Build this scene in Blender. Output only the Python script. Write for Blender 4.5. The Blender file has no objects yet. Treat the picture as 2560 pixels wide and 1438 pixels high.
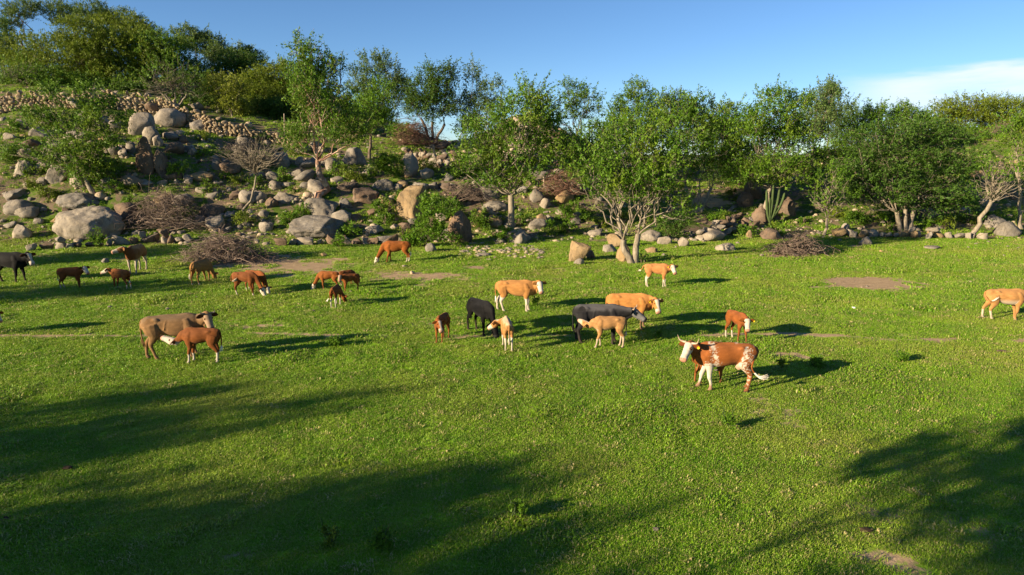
import bpy, bmesh, math, random
import numpy as np
from mathutils import Vector, Matrix

# ------------------------------------------------------------------ camera, light, exposure
S = bpy.context.scene
COL = S.collection
CAM_H, PITCH, F = 6.2, 11.07, 1707.0          # metres, degrees below level, focal length in photograph pixels
cd = bpy.data.cameras.new('camera'); cam = bpy.data.objects.new('camera', cd); COL.objects.link(cam)
cam.location = (0, 0, CAM_H); cam.rotation_euler = (math.radians(90 - PITCH), 0, 0)
cd.sensor_width = 36; cd.lens = 24.0; cd.clip_start = .1; cd.clip_end = 12000
S.camera = cam

SUN_EL, SUN_AZ = 15.0, 30.0                   # shadows run right and 30 degrees away from the viewer
ldir = Vector((math.cos(math.radians(SUN_EL)) * math.cos(math.radians(SUN_AZ)),
               math.cos(math.radians(SUN_EL)) * math.sin(math.radians(SUN_AZ)), -math.sin(math.radians(SUN_EL))))
sl = bpy.data.lights.new('sun', 'SUN'); sl.energy = 4.5; sl.angle = math.radians(.55); sl.color = (1, .82, .56)
so = bpy.data.objects.new('sun', sl); COL.objects.link(so)
so.rotation_euler = ldir.to_track_quat('-Z', 'Y').to_euler(); so.location = (-40, -30, 40)

W = bpy.data.worlds.new('World'); S.world = W; W.use_nodes = True
nt = W.node_tree; N = nt.nodes; Lk = nt.links; N.clear()
wo = N.new('ShaderNodeOutputWorld'); bg = N.new('ShaderNodeBackground'); sky = N.new('ShaderNodeTexSky')
sky.sky_type = 'NISHITA'; sky.sun_disc = False; sky.sun_elevation = math.radians(SUN_EL); sky.sun_rotation = math.radians(240)
sky.air_density = .88; sky.dust_density = .12; sky.ozone_density = 4.0; sky.altitude = 1500
bg.inputs['Strength'].default_value = .055
S.view_settings.view_transform = 'Standard'; S.view_settings.look = 'None'; S.view_settings.gamma = 1
S.view_settings.exposure = 1.6; S.view_settings.use_curve_mapping = False

def wn(t, **k):
    n = N.new(t)
    for a, b in k.items(): setattr(n, a, b)
    return n
tc = wn('ShaderNodeTexCoord'); sep = wn('ShaderNodeSeparateXYZ'); Lk.new(tc.outputs['Generated'], sep.inputs[0])
def wmath(op, a, b=None, c=None, clamp=False):
    n = wn('ShaderNodeMath', operation=op); n.use_clamp = clamp
    for i, v in enumerate((a, b, c)):
        if v is None: continue
        if isinstance(v, (int, float)): n.inputs[i].default_value = v
        else: Lk.new(v, n.inputs[i])
    return n.outputs[0]
def wramp(v, a, b, c=0., d=1.):
    n = wn('ShaderNodeMapRange', interpolation_type='SMOOTHSTEP'); Lk.new(v, n.inputs[0])
    for i, q in zip((1, 2, 3, 4), (a, b, c, d)): n.inputs[i].default_value = q
    return n.outputs[0]
az = wmath('ARCTAN2', sep.outputs['X'], sep.outputs['Y'])
mp = wn('ShaderNodeCombineXYZ'); Lk.new(wmath('MULTIPLY', az, 3.2), mp.inputs[0])
Lk.new(wmath('ADD', wmath('MULTIPLY', sep.outputs['Z'], 20.), wmath('MULTIPLY', az, -.6)), mp.inputs[1])
cn = wn('ShaderNodeTexNoise'); cn.inputs['Scale'].default_value = 1.5; cn.inputs['Detail'].default_value = 7; cn.inputs['Roughness'].default_value = .55
Lk.new(mp.outputs[0], cn.inputs['Vector'])
# one low bank of cloud to the right: thin upper edge, fading out to the left
edge = wmath('ADD', .109, wmath('MULTIPLY', wmath('SUBTRACT', cn.outputs['Fac'], .5), .045))
top_m = wramp(wmath('SUBTRACT', wmath('ADD', edge, wmath('MULTIPLY', wmath('SUBTRACT', az, .62), .02)), sep.outputs['Z']), .0, .014)
body = wramp(sep.outputs['Z'], .03, .085, .35, 1.)
side = wmath('MULTIPLY', wramp(az, .40, .53), wramp(az, 1.4, 2.1, 1., 0.))
cm = wmath('MULTIPLY', wmath('MULTIPLY', top_m, body), wmath('MULTIPLY', side, wramp(cn.outputs['Fac'], .3, .6, .45, 1.)), clamp=True)
mixc = wn('ShaderNodeMix', data_type='RGBA'); Lk.new(wmath('MULTIPLY', cm, .9), mixc.inputs['Factor'])
hs = wn('ShaderNodeHueSaturation'); hs.inputs['Saturation'].default_value = 1.03; hs.inputs['Value'].default_value = .98
Lk.new(sky.outputs[0], hs.inputs['Color'])
Lk.new(hs.outputs[0], mixc.inputs['A']); mixc.inputs['B'].default_value = (6.0, 6.3, 6.8, 1)
Lk.new(mixc.outputs['Result'], bg.inputs['Color']); Lk.new(bg.outputs[0], wo.inputs[0])

# ------------------------------------------------------------------ helpers
RNG = np.random.default_rng(11); random.seed(11)

def vnoise(p, seed=0):
    p = np.asarray(p, float); i = np.floor(p).astype(np.int64); f = p - i; f = f * f * (3 - 2 * f)
    def h(a, b, c):
        n = (a * 374761393 + b * 668265263 + c * 2147483647 + seed * 974634777) & 0x7fffffff
        n = ((n ^ (n >> 13)) * 1274126177) & 0x7fffffff
        return ((n ^ (n >> 16)) & 0xffff) / 65535.
    r = 0
    for a in (0, 1):
        for b in (0, 1):
            for c in (0, 1):
                w = (f[:, 0] if a else 1 - f[:, 0]) * (f[:, 1] if b else 1 - f[:, 1]) * (f[:, 2] if c else 1 - f[:, 2])
                r = r + w * h(i[:, 0] + a, i[:, 1] + b, i[:, 2] + c)
    return r
def fbm(p, o=4, seed=0):
    p = np.asarray(p, float); r = 0; a = .5
    for k in range(o): r = r + a * vnoise(p * 2 ** k + 17.3 * k, seed + k); a *= .5
    return r / (1 - .5 ** o)
def fbm2(x, y, s, o=4, seed=0):
    x = np.ravel(x); y = np.ravel(y)
    return fbm(np.stack([x / s, y / s, np.zeros_like(x) + .5], 1), o, seed)
def sstep(a, b, v):
    t = np.clip((v - a) / (b - a), 0, 1); return t * t * (3 - 2 * t)

class MB:
    def __init__(s): s.V = []; s.Q = []; s.T = []; s.A = []; s.n = 0
    def add(s, V, Q=None, T=None, A=None):
        V = np.asarray(V, float)
        if Q is not None and len(Q): s.Q.append(np.asarray(Q) + s.n)
        if T is not None and len(T): s.T.append(np.asarray(T) + s.n)
        s.V.append(V); s.A.append(np.zeros(len(V)) if A is None else np.broadcast_to(A, (len(V),)).astype(float)); s.n += len(V)
    def mesh(s, name, mat, smooth=True, attr=None):
        V = np.concatenate(s.V) if s.V else np.zeros((0, 3))
        Q = np.concatenate(s.Q) if s.Q else np.zeros((0, 4), int); T = np.concatenate(s.T) if s.T else np.zeros((0, 3), int)
        me = bpy.data.meshes.new(name); me.vertices.add(len(V)); me.vertices.foreach_set('co', V.astype(np.float32).ravel())
        li = np.concatenate([Q.ravel(), T.ravel()]).astype(np.int32); me.loops.add(len(li)); me.loops.foreach_set('vertex_index', li)
        tot = np.concatenate([np.full(len(Q), 4), np.full(len(T), 3)]).astype(np.int32)
        me.polygons.add(len(tot)); st = (np.cumsum(tot) - tot).astype(np.int32)
        me.polygons.foreach_set('loop_start', st); me.polygons.foreach_set('loop_total', tot)
        me.update(calc_edges=True)
        me.polygons.foreach_set('use_smooth', np.full(len(tot), smooth))
        if attr:
            a = me.attributes.new(attr, 'FLOAT', 'POINT'); a.data.foreach_set('value', np.concatenate(s.A).astype(np.float32))
        if mat: me.materials.append(mat)
        return me
    def obj(s, name, mat, parent=None, smooth=True, attr=None, loc=None):
        return link(name, s.mesh(name, mat, smooth, attr), parent, loc)

def link(name, me, parent=None, loc=None):
    o = bpy.data.objects.new(name, me); COL.objects.link(o)
    if parent: o.parent = parent
    if loc is not None: o.location = loc
    return o
def tag(o, label=None, cat=None, group=None, kind=None):
    if label: o['label'] = label
    if cat: o['category'] = cat
    if group: o['group'] = group
    if kind: o['kind'] = kind
    return o
def thing(name, label, cat, loc=(0, 0, 0), rz=0., group=None):
    o = bpy.data.objects.new(name, None); COL.objects.link(o); o.location = loc; o.rotation_euler = (0, 0, rz); o.empty_display_size = .2
    return tag(o, label, cat, group)

def nrm(a): return a / np.maximum(np.linalg.norm(a, axis=-1, keepdims=True), 1e-9)
def catmull(P, k=4):
    P = np.asarray(P, float); n = len(P); out = []
    for i in range(n - 1):
        p0, p1, p2, p3 = P[max(i - 1, 0)], P[i], P[i + 1], P[min(i + 2, n - 1)]
        for t in np.arange(k) / k:
            out.append(.5 * (2 * p1 + (p2 - p0) * t + (2 * p0 - 5 * p1 + 4 * p2 - p3) * t * t + (3 * p1 - p0 - 3 * p2 + p3) * t ** 3))
    out.append(P[-1]); return np.array(out)
_ring = {}
def ringidx(m, n):
    if (m, n) not in _ring:
        i = np.arange(m - 1)[:, None] * n; j = np.arange(n)[None]; k = (j + 1) % n
        Q = np.stack([i + j, i + k, i + n + k, i + n + j], -1).reshape(-1, 4)
        T = np.concatenate([np.stack([np.full(n, m * n), (j[0] + 1) % n, j[0]], 1), np.stack([np.full(n, m * n + 1), (m - 1) * n + j[0], (m - 1) * n + (j[0] + 1) % n], 1)])
        _ring[(m, n)] = (Q, T)
    return _ring[(m, n)]
def loft(C, side, up, rw, rh, n=12, egg=0., pw=1.):
    C = np.asarray(C, float); m = len(C); a = np.arange(n) / n * 2 * np.pi; ca, sa = np.cos(a), np.sin(a)
    if pw != 1.: ca = np.sign(ca) * abs(ca) ** pw; sa = np.sign(sa) * abs(sa) ** pw
    w = 1 - egg * sa
    V = C[:, None] + side[:, None] * (np.asarray(rw)[:, None] * (ca * w)[None])[..., None] + up[:, None] * (np.asarray(rh)[:, None] * sa[None])[..., None]
    Q, T = ringidx(m, n)
    V = np.concatenate([V.reshape(-1, 3), C[:1], C[-1:]])
    if m > 2 and n > 5:
        F3 = np.concatenate([Q[:, [0, 1, 2]], Q[:, [0, 2, 3]], T]); a_, b_, c_ = V[F3[:, 0]] - C[0], V[F3[:, 1]] - C[0], V[F3[:, 2]] - C[0]
        if np.einsum('ij,ij->i', a_, np.cross(b_, c_)).sum() < 0: Q = Q[:, ::-1]; T = T[:, ::-1]
    return V, Q, T
def frames(P, ref=(0, 0, 1)):
    t = np.gradient(P, axis=0); t = nrm(t); ref = np.asarray(ref, float)
    s = np.cross(np.broadcast_to(ref, t.shape), t); bad = np.linalg.norm(s, axis=1) < .15
    if bad.any(): s[bad] = np.cross(np.broadcast_to([.3, 1, 0], t.shape), t)[bad]
    s = nrm(s); return s, np.cross(t, s)
def tube(P, r, n=6, ref=(0, 0, 1), k=1):
    P = np.asarray(P, float); r = np.asarray(r, float)
    if k > 1: q = catmull(np.column_stack([P, r]), k); P, r = q[:, :3], q[:, 3]
    s, u = frames(P, ref); return loft(P, s, u, r, r, n)
def sticks(A, B, ra, rb):
    """many straight three-sided sticks at once"""
    A = np.asarray(A); B = np.asarray(B); m = len(A); t = nrm(B - A); s = np.cross(t, np.array([.31, .2, .93])); s = nrm(s); u = np.cross(t, s)
    V = []
    for P, r in ((A, ra), (B, rb)):
        for k in range(3):
            a = k * 2.0944; V.append(P + (s * math.cos(a) + u * math.sin(a)) * np.reshape(r, (-1, 1)))
    V = np.stack(V, 1).reshape(-1, 3); b = np.arange(m)[:, None] * 6
    Q = np.concatenate([np.concatenate([b + 0, b + 1, b + 4, b + 3], 1), np.concatenate([b + 1, b + 2, b + 5, b + 4], 1), np.concatenate([b + 2, b + 0, b + 3, b + 5], 1)])
    return V, Q

# ------------------------------------------------------------------ terrain
CX = np.array([-140, -80, -56, -43, -36.5, -30, -24.6, -16.7, -6.6, .9, 7.5, 14, 31.6, 38, 49, 56, 80, 140.])
CZ = np.array([16, 15, 12.6, 12, 10.8, 9.3, 8.3, 7.7, 7.3, 7.3, 6.6, 5.3, 5.2, 5.6, 7.4, 8.8, 10.5, 11.])
def terrain(x, y):
    x = np.asarray(x, float); y = np.asarray(y, float); sh = np.broadcast(x, y).shape
    x = np.broadcast_to(x, sh).ravel(); y = np.broadcast_to(y, sh).ravel()
    xc = np.clip(x * 75 / np.maximum(y, 50), -140, 140)
    yf = 48.3 + .065 * np.clip(x, -60, 60) + 1.6 * (fbm2(x, y * 0, 9, 3, 5) - .5)
    hc = np.interp(xc, CX, CZ); s = (y - yf) / 25.
    sc = np.clip(s, 0, 1)
    prof = .8 * sc + .2 * sstep(0, 1, sc) - .06 * np.sin(sc * 3 * np.pi)
    up = np.interp(xc, [-140, -40, -32, -22, -13, -5, 20, 40, 140], [.15, .15, .24, .26, .10, -.01, -.05, .08, .12])
    z = hc * prof + np.clip(s - 1, 0, 1.4) * 25 * up
    z = z + 3.0 * np.exp(-((xc - 2.0) / 5.0) ** 2 - ((y - 73.5) / 5.) ** 2) * (s > 0)
    z = z * (1 - sstep(150, 420, y)) - 6 * sstep(150, 420, y)
    hill = sstep(.0, .18, s)
    z = z + hill * (1 - sstep(110, 200, y)) * (1.3 * (fbm2(x, y, 5.5, 4, 3) - .5) + .5 * (fbm2(x, y, 1.4, 3, 8) - .5))
    z = z + .16 * (fbm2(x, y, 4., 3, 21) - .5) * (1 - hill)
    return z.reshape(sh)
def tz(x, y): return float(terrain(np.array([x]), np.array([y]))[0])
cp, sp = math.cos(math.radians(PITCH)), math.sin(math.radians(PITCH))
def ray(px, py):
    a, b = (px - 1280) / F, (719 - py) / F
    return np.array([a, cp + b * sp, -sp + b * cp])
_tt = np.concatenate([np.arange(6, 130, .08), np.arange(130, 400, 1.)])
def at(px, py):
    """the point of the terrain seen at a pixel of the photograph"""
    d = ray(px, py); P = d[None] * _tt[:, None] + [0, 0, CAM_H]
    k = np.nonzero(P[:, 2] < terrain(P[:, 0], P[:, 1]))[0]
    p = P[k[0]] if len(k) else P[np.argmin(P[:, 2] - terrain(P[:, 0], P[:, 1]) + (P[:, 1] > 110) * 99)]
    return np.array([p[0], p[1], tz(p[0], p[1])])
def pt(px, py, Y):
    d = ray(px, py); return d * (Y / d[1]) + [0, 0, CAM_H]
def mpp(p): return (p[1] * cp - (p[2] - CAM_H) * sp) / F      # metres per photograph pixel at a point

# bare soil: worn patches and the cattle path
SOIL = []
for (px, py, rx, ry, w) in [(640, 655, 120, 18, .9), (740, 668, 130, 22, .92), (1045, 692, 130, 14, .85), (960, 682, 60, 8, .8), (1195, 669, 38, 7, .9), (1385, 672, 60, 5, .8), (2170, 709, 140, 17, 1.25), (1965, 888, 62, 11, .9),
                            (2150, 618, 45, 6, .9), (2180, 1392, 60, 14, .85), (2245, 1412, 70, 20, .9), (2300, 1432, 60, 12, .8), (2120, 1300, 60, 16, .6), (2430, 1330, 50, 30, .6), (2395, 706, 40, 6, .7), (680, 815, 70, 7, .7), (860, 1330, 30, 20, .3), (1950, 640, 60, 9, .8),
                            (330, 645, 90, 10, .6), (60, 640, 80, 12, .6), (1330, 1320, 40, 12, .4), (1190, 640, 60, 5, .5), (1750, 498, 62, 22, 1), (2490, 407, 70, 16, 1), (1500, 600, 90, 6, .4), (2240, 838, 45, 5, .7)]:
    c = at(px, py); e = at(px + rx, py); a = at(px, py - ry); b = at(px, py + ry)
    SOIL.append((c[0], (a[1] + b[1]) / 2, abs(e[0] - c[0]), abs(a[1] - b[1]) / 2, w))
PATH = [at(*p)[:2] for p in [(-300, 848), (0, 840), (200, 838), (420, 842), (640, 838), (900, 845), (1200, 842), (1450, 838), (1700, 836), (1950, 833), (2080, 838), (2200, 846), (2400, 851), (2600, 853), (2900, 858)]]
def soil(x, y):
    x = np.ravel(x).astype(float); y = np.ravel(y).astype(float); m = np.zeros(len(x))
    n1 = fbm2(x, y, 1.1, 4, 31) - .5; n2 = fbm2(x, y, .35, 3, 44) - .5
    for cx, cy, rx, ry, w in SOIL:
        k = (abs(x - cx) < 2 * rx) & (abs(y - cy) < 2 * ry)
        if not k.any(): continue
        d = np.sqrt(((x[k] - cx) / rx) ** 2 + ((y[k] - cy) / ry) ** 2)
        m[k] = np.maximum(m[k], w * sstep(1.45, .35, d + (1.3 if w > 1.2 else 3.0) * n1[k] + (1.3 if rx > 2 else 3.2) * n2[k]))
    py = np.interp(x, [p[0] for p in PATH], [p[1] for p in PATH]) + 1.2 * (fbm2(x, y * 0, 4, 3, 3) - .5)
    px = .95 * sstep(.62, .12, abs(y - py) + .9 * n1 + .5 * n2 + .32 - .9 * (fbm2(x, y, 5, 2, 77) - .3))
    m = np.maximum(m, px * sstep(.36, .52, fbm2(x, y, 3.2, 3, 12) + .05))
    spots = sstep(.66, .74, fbm2(x, y, 1.6, 4, 91)) * .5
    return np.clip(np.maximum(m, spots), 0, 1)
def hillness(x, y):
    x = np.ravel(x).astype(float); y = np.ravel(y).astype(float)
    yf = 48.3 + .065 * np.clip(x, -60, 60) + 1.6 * (fbm2(x, y * 0, 9, 3, 5) - .5)
    return sstep(-1.2, 1.2, y - yf)

# ------------------------------------------------------------------ materials
def mat(name):
    m = bpy.data.materials.new(name); m.use_nodes = True; nt = m.node_tree
    for n in list(nt.nodes):
        if n.type != 'OUTPUT_MATERIAL': nt.nodes.remove(n)
    return m, nt, nt.nodes['Material Output']
class G:
    """small node-graph writer"""
    def __init__(s, nt): s.nt = nt
    def n(s, t, ins=None, **k):
        n = s.nt.nodes.new(t)
        for a, b in k.items(): setattr(n, a, b)
        for a, b in (ins or {}).items():
            if isinstance(b, bpy.types.NodeSocket): s.nt.links.new(b, n.inputs[a])
            else: n.inputs[a].default_value = b
        return n
    def noise(s, vec, scale, detail=4, rough=.55, dist=0.):
        return s.n('ShaderNodeTexNoise', {'Vector': vec, 'Scale': scale, 'Detail': detail, 'Roughness': rough, 'Distortion': dist}).outputs['Fac']
    def ramp(s, v, a, b, c=0., d=1.):
        return s.n('ShaderNodeMapRange', {0: v, 1: a, 2: b, 3: c, 4: d}).outputs[0]
    def mix(s, f, a, b, blend='MIX'):
        return s.n('ShaderNodeMix', {'Factor': f, 'A': a, 'B': b}, data_type='RGBA', blend_type=blend).outputs['Result']
    def mth(s, op, a, b=0., clamp=False):
        return s.n('ShaderNodeMath', {0: a, 1: b}, operation=op, use_clamp=clamp).outputs[0]
    def attr(s, name): return s.n('ShaderNodeAttribute', attribute_name=name)
# ShaderNodeMix in RGBA mode has several sockets named A/B: reach the colour ones by index
def _mix(self, f, a, b, blend='MIX'):
    n = self.nt.nodes.new('ShaderNodeMix'); n.data_type = 'RGBA'; n.blend_type = blend
    for i, v in ((0, f), (6, a), (7, b)):
        if isinstance(v, bpy.types.NodeSocket): self.nt.links.new(v, n.inputs[i])
        else: n.inputs[i].default_value = v if i == 0 else (*v[:3], 1)
    return n.outputs[2]
G.mix = _mix

def principled(g, out, col, rough=.85, bump=None, bstr=.4, bdist=.02, spec=.25, **k):
    p = g.n('ShaderNodeBsdfPrincipled', {'Roughness': rough, 'Specular IOR Level': spec, **k})
    if isinstance(col, bpy.types.NodeSocket): g.nt.links.new(col, p.inputs['Base Color'])
    else: p.inputs['Base Color'].default_value = (*col, 1)
    if bump is not None:
        b = g.n('ShaderNodeBump', {'Strength': bstr, 'Distance': bdist, 'Height': bump}); g.nt.links.new(b.outputs[0], p.inputs['Normal'])
    if out: g.nt.links.new(p.outputs[0], out.inputs[0])
    return p

def grass_tone(g, pos):
    """meadow colour from place: lush, mid and drier patches"""
    a = g.noise(pos, .22, 4); b = g.noise(pos, .9, 4, .6); c = g.noise(pos, .06, 3)
    col = g.mix(g.ramp(b, .40, .60), (.125, .285, .010), (.255, .440, .020))
    col = g.mix(g.ramp(a, .48, .68, 0, .85), col, (.37, .40, .060))
    col = g.mix(g.ramp(c, .45, .68, 0, .45), col, (.115, .265, .010))
    return col

def ground_material():
    m, nt, out = mat('meadow_ground'); g = G(nt)
    pos = g.n('ShaderNodeNewGeometry').outputs['Position']
    so_ = g.attr('soil').outputs['Fac']; hi = g.attr('hill').outputs['Fac']
    n1 = g.noise(pos, 2.6, 6, .6); n2 = g.noise(pos, 14, 5, .65); n3 = g.noise(pos, .5, 4); n4 = g.noise(pos, 42, 3, .6)
    gr = grass_tone(g, pos); gr = g.mix(g.ramp(n2, .3, .75, 0, .5), gr, (.08, .12, .015)); gr = g.mix(g.ramp(n4, .55, .75, 0, .4), gr, (.16, .15, .05))
    dirt = g.mix(g.ramp(n1, .3, .7), (.33, .225, .125), (.48, .345, .205)); dirt = g.mix(g.ramp(n2, .5, .8, 0, .7), dirt, (.21, .145, .085))
    dirt = g.mix(g.ramp(n4, .64, .72, 0, .6), dirt, (.42, .36, .27))
    sm = g.ramp(g.mth('ADD', so_, g.mth('MULTIPLY', g.mth('MULTIPLY', so_, g.mth('SUBTRACT', 1., so_)), g.mth('ADD', g.mth('MULTIPLY', g.mth('SUBTRACT', n1, .5), 6.5), g.mth('MULTIPLY', g.mth('SUBTRACT', n2, .5), 5.)))), .30, .66)
    rock = g.mix(g.ramp(n2, .35, .7), (.12, .085, .055), (.22, .165, .115))
    hm = g.mth('MULTIPLY', hi, g.ramp(g.mth('ADD', n3, g.mth('MULTIPLY', g.mth('SUBTRACT', n1, .5), .8)), .44, .58))
    hg = g.mix(g.ramp(n1, .3, .7), (.045, .085, .010), (.105, .155, .020))
    col = g.mix(hi, gr, hg); col = g.mix(hm, col, rock); col = g.mix(sm, col, dirt)
    h = g.mth('ADD', g.mth('MULTIPLY', n2, .6), g.mth('MULTIPLY', n4, .4))
    principled(g, out, col, .95, h, .7, .06, .1)
    return m
def leafy(name, c1, c2, c3=None, trans=.30):
    m, nt, out = mat(name); g = G(nt)
    t = g.attr('tint').outputs['Fac']; pos = g.n('ShaderNodeNewGeometry').outputs['Position']
    col = g.mix(t, c1, c2)
    if c3: col = g.mix(g.ramp(g.noise(pos, .55, 3), .5, .68), col, c3)
    d = principled(g, None, col, .55, spec=.22); tr = g.n('ShaderNodeBsdfTranslucent', {'Color': g.mix(.5, col, (.14, .20, .02))})
    ms = g.n('ShaderNodeMixShader', {0: trans, 1: d.outputs[0], 2: tr.outputs[0]}); nt.links.new(ms.outputs[0], out.inputs[0])
    return m
def grass_material(name, dry=0.):
    m, nt, out = mat(name); g = G(nt)
    pos = g.n('ShaderNodeNewGeometry').outputs['Position']; rnd = g.n('ShaderNodeObjectInfo').outputs['Random']; t = g.attr('tint').outputs['Fac']
    col = grass_tone(g, pos)
    col = g.mix(g.ramp(rnd, 0, 1, 0, .6), col, (.24, .42, .012)); col = g.mix(g.ramp(t, .80, .88, 0, .85), col, (.40, .35, .13))
    col = g.mix(g.ramp(t, 0, .4, .5, 0.), col, (.06, .125, .010))
    if dry: col = g.mix(dry, col, (.50, .38, .19))
    d = principled(g, None, col, .5, spec=.25); tr = g.n('ShaderNodeBsdfTranslucent', {'Color': g.mix(.5, col, (.24, .36, .015))})
    ms = g.n('ShaderNodeMixShader', {0: .35, 1: d.outputs[0], 2: tr.outputs[0]}); nt.links.new(ms.outputs[0], out.inputs[0])
    return m
def rock_material(name, dark, lite, warm, crack=.5):
    m, nt, out = mat(name); g = G(nt)
    oc = g.n('ShaderNodeTexCoord').outputs['Object']; rnd = g.n('ShaderNodeObjectInfo').outputs['Random']
    vec = g.n('ShaderNodeVectorMath', {0: oc, 1: g.n('ShaderNodeCombineXYZ', {0: g.mth('MULTIPLY', rnd, 37.), 1: g.mth('MULTIPLY', rnd, 91.)}).outputs[0]}, operation='ADD').outputs[0]
    a = g.noise(vec, .9, 6, .6, .6); b = g.noise(vec, 4.5, 7, .65, .3); c = g.noise(vec, 22, 5, .7); s = g.n('ShaderNodeVectorMath', {0: vec, 1: (2.2, 2.2, .5)}, operation='MULTIPLY').outputs[0]
    st = g.noise(s, 2.4, 6, .65, .4)
    col = g.mix(g.ramp(a, .32, .66), dark, lite); col = g.mix(g.ramp(b, .45, .72, 0, .65), col, warm)
    col = g.mix(g.ramp(st, .53, .66, 0, .7), col, tuple(.42 * v for v in dark)); col = g.mix(g.ramp(c, .60, .74, 0, .45), col, (.44, .41, .35))
    col = g.mix(g.ramp(g.noise(vec, 2.1, 6, .7), .62, .70, 0, .45), col, (.085, .09, .04))
    vo = g.n('ShaderNodeTexVoronoi', {'Vector': g.n('ShaderNodeVectorMath', {0: vec, 1: g.n('ShaderNodeCombineXYZ', {0: g.mth('MULTIPLY', b, .5), 1: g.mth('MULTIPLY', a, .5)}).outputs[0]}, operation='ADD').outputs[0], 'Scale': .55}, feature='DISTANCE_TO_EDGE').outputs['Distance']
    ck = g.mth('MULTIPLY', g.ramp(vo, .0, .018, crack, 0.), g.ramp(a, .4, .6))
    col = g.mix(ck, col, (.03, .024, .018)); col = g.mix(g.ramp(rnd, 0, 1, 0., .35), col, warm)
    h = g.mth('SUBTRACT', g.mth('ADD', g.mth('MULTIPLY', b, .7), g.mth('MULTIPLY', c, .35)), g.mth('MULTIPLY', ck, .6))
    principled(g, out, col, .92, h, .85, .09, .2)
    return m
def bark_material(name, c1, c2, patch=None):
    m, nt, out = mat(name); g = G(nt); oc = g.n('ShaderNodeTexCoord').outputs['Object']
    v = g.n('ShaderNodeVectorMath', {0: oc, 1: (1, 1, .35)}, operation='MULTIPLY').outputs[0]
    n = g.noise(v, 7, 6, .65); col = g.mix(g.ramp(n, .35, .65), c1, c2)
    if patch: col = g.mix(g.ramp(g.noise(oc, 2.2, 4), .48, .6), col, patch)
    principled(g, out, col, .85, n, .6, .03)
    return m
def plain(name, col, rough=.6, spec=.3, noise=None):
    m, nt, out = mat(name); g = G(nt)
    c = col
    if noise: oc = g.n('ShaderNodeTexCoord').outputs['Object']; c = g.mix(g.ramp(g.noise(oc, noise, 4), .3, .7), tuple(.65 * v for v in col), col)
    principled(g, out, c, rough, spec=spec); return m
def coat_material():
    m, nt, out = mat('cattle_coat'); g = G(nt); oc = g.n('ShaderNodeTexCoord').outputs['Object']
    c = g.attr('coat').outputs['Color']; v = g.n('ShaderNodeVectorMath', {0: oc, 1: (1, 1, 2.4)}, operation='MULTIPLY').outputs[0]
    n = g.noise(v, 5, 5, .6); f = g.noise(v, 55, 3, .7)
    k = g.mth('ADD', g.ramp(n, .3, .7, .84, 1.1), g.ramp(f, .3, .7, -.13, .13))
    col = g.mix(1., c, g.n('ShaderNodeCombineColor', {0: k, 1: k, 2: k}).outputs[0], 'MULTIPLY')
    principled(g, out, col, .7, g.mth('ADD', n, g.mth('MULTIPLY', f, .3)), .35, .03, .07, **{'Sheen Weight': .03, 'Sheen Roughness': .5})
    return m

M = dict(
    ground=ground_material(), grass=grass_material('meadow_grass'), coat=coat_material(),
    dryg=grass_material('dry_grass', .75),
    granite=rock_material('granite', (.135, .118, .098), (.29, .255, .21), (.30, .24, .17)),
    greyrock=rock_material('grey_granite', (.10, .09, .08), (.22, .20, .175), (.22, .18, .13)),
    tanrock=rock_material('tan_rock', (.15, .105, .06), (.29, .21, .12), (.34, .22, .10)),
    darkrock=rock_material('dark_rock', (.075, .055, .042), (.16, .125, .095), (.20, .12, .07)),
    wallrock=rock_material('wall_stone', (.18, .135, .085), (.33, .26, .17), (.34, .25, .14), .2),
    leaf=leafy('green_leaf', (0.0364, 0.0957, 0.0053), (0.1201, 0.2297, 0.0138), (0.1419, 0.2067, 0.0153)),
    leaf_dark=leafy('dark_leaf', (0.0262, 0.0651, 0.0077), (0.0800, 0.1531, 0.0168), (0.0509, 0.1148, 0.0123)),
    leaf_olive=leafy('olive_leaf', (0.0727, 0.1110, 0.0061), (0.1782, 0.2297, 0.0138), (0.1273, 0.1723, 0.0168)),
    leaf_yellow=leafy('yellow_leaf', (.11, .14, .010), (.25, .275, .025)),
    leaf_pale=leafy('pale_leaf', (0.0473, 0.0919, 0.0200), (0.1237, 0.1952, 0.0459), (0.1018, 0.1455, 0.0383)),
    leaf_bright=leafy('bright_leaf', (0.0545, 0.1340, 0.0061), (0.1382, 0.2603, 0.0138), trans=.35),
    bark=bark_material('pale_bark', (.13, .105, .075), (.28, .235, .175)), bark_dark=bark_material('dark_bark', (.07, .05, .035), (.17, .13, .09)),
    bark_red=bark_material('peeling_bark', (.17, .085, .055), (.32, .20, .14), (.42, .33, .26)),
    dead=bark_material('dead_twigs', (.095, .065, .050), (.22, .165, .13)), dead_red=bark_material('reddish_twigs', (.10, .052, .036), (.20, .11, .075)),
    cactus=plain('cactus_skin', (.055, .085, .026), .7, .2, 3.), wood=bark_material('post_wood', (.22, .17, .12), (.36, .29, .21)),
    horn=plain('horn', (.42, .30, .21), .4, .4, 9.), dhorn=plain('dark_horn', (.10, .085, .07), .4, .4, 9.), eye=plain('eye', (.006, .005, .004), .15, .5),
    yellow=plain('ear_tag', (.85, .52, .01), .4), bone=plain('pale_scrap', (.78, .75, .70), .6, .3, 12.), stick=bark_material('dark_stick', (.05, .035, .025), (.10, .07, .05)),
    dung=plain('dung', (.055, .038, .022), .9, .1, 14.), stone_pale=rock_material('pale_pebble', (.30, .24, .17), (.46, .38, .28), (.42, .30, .18), .1))

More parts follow.
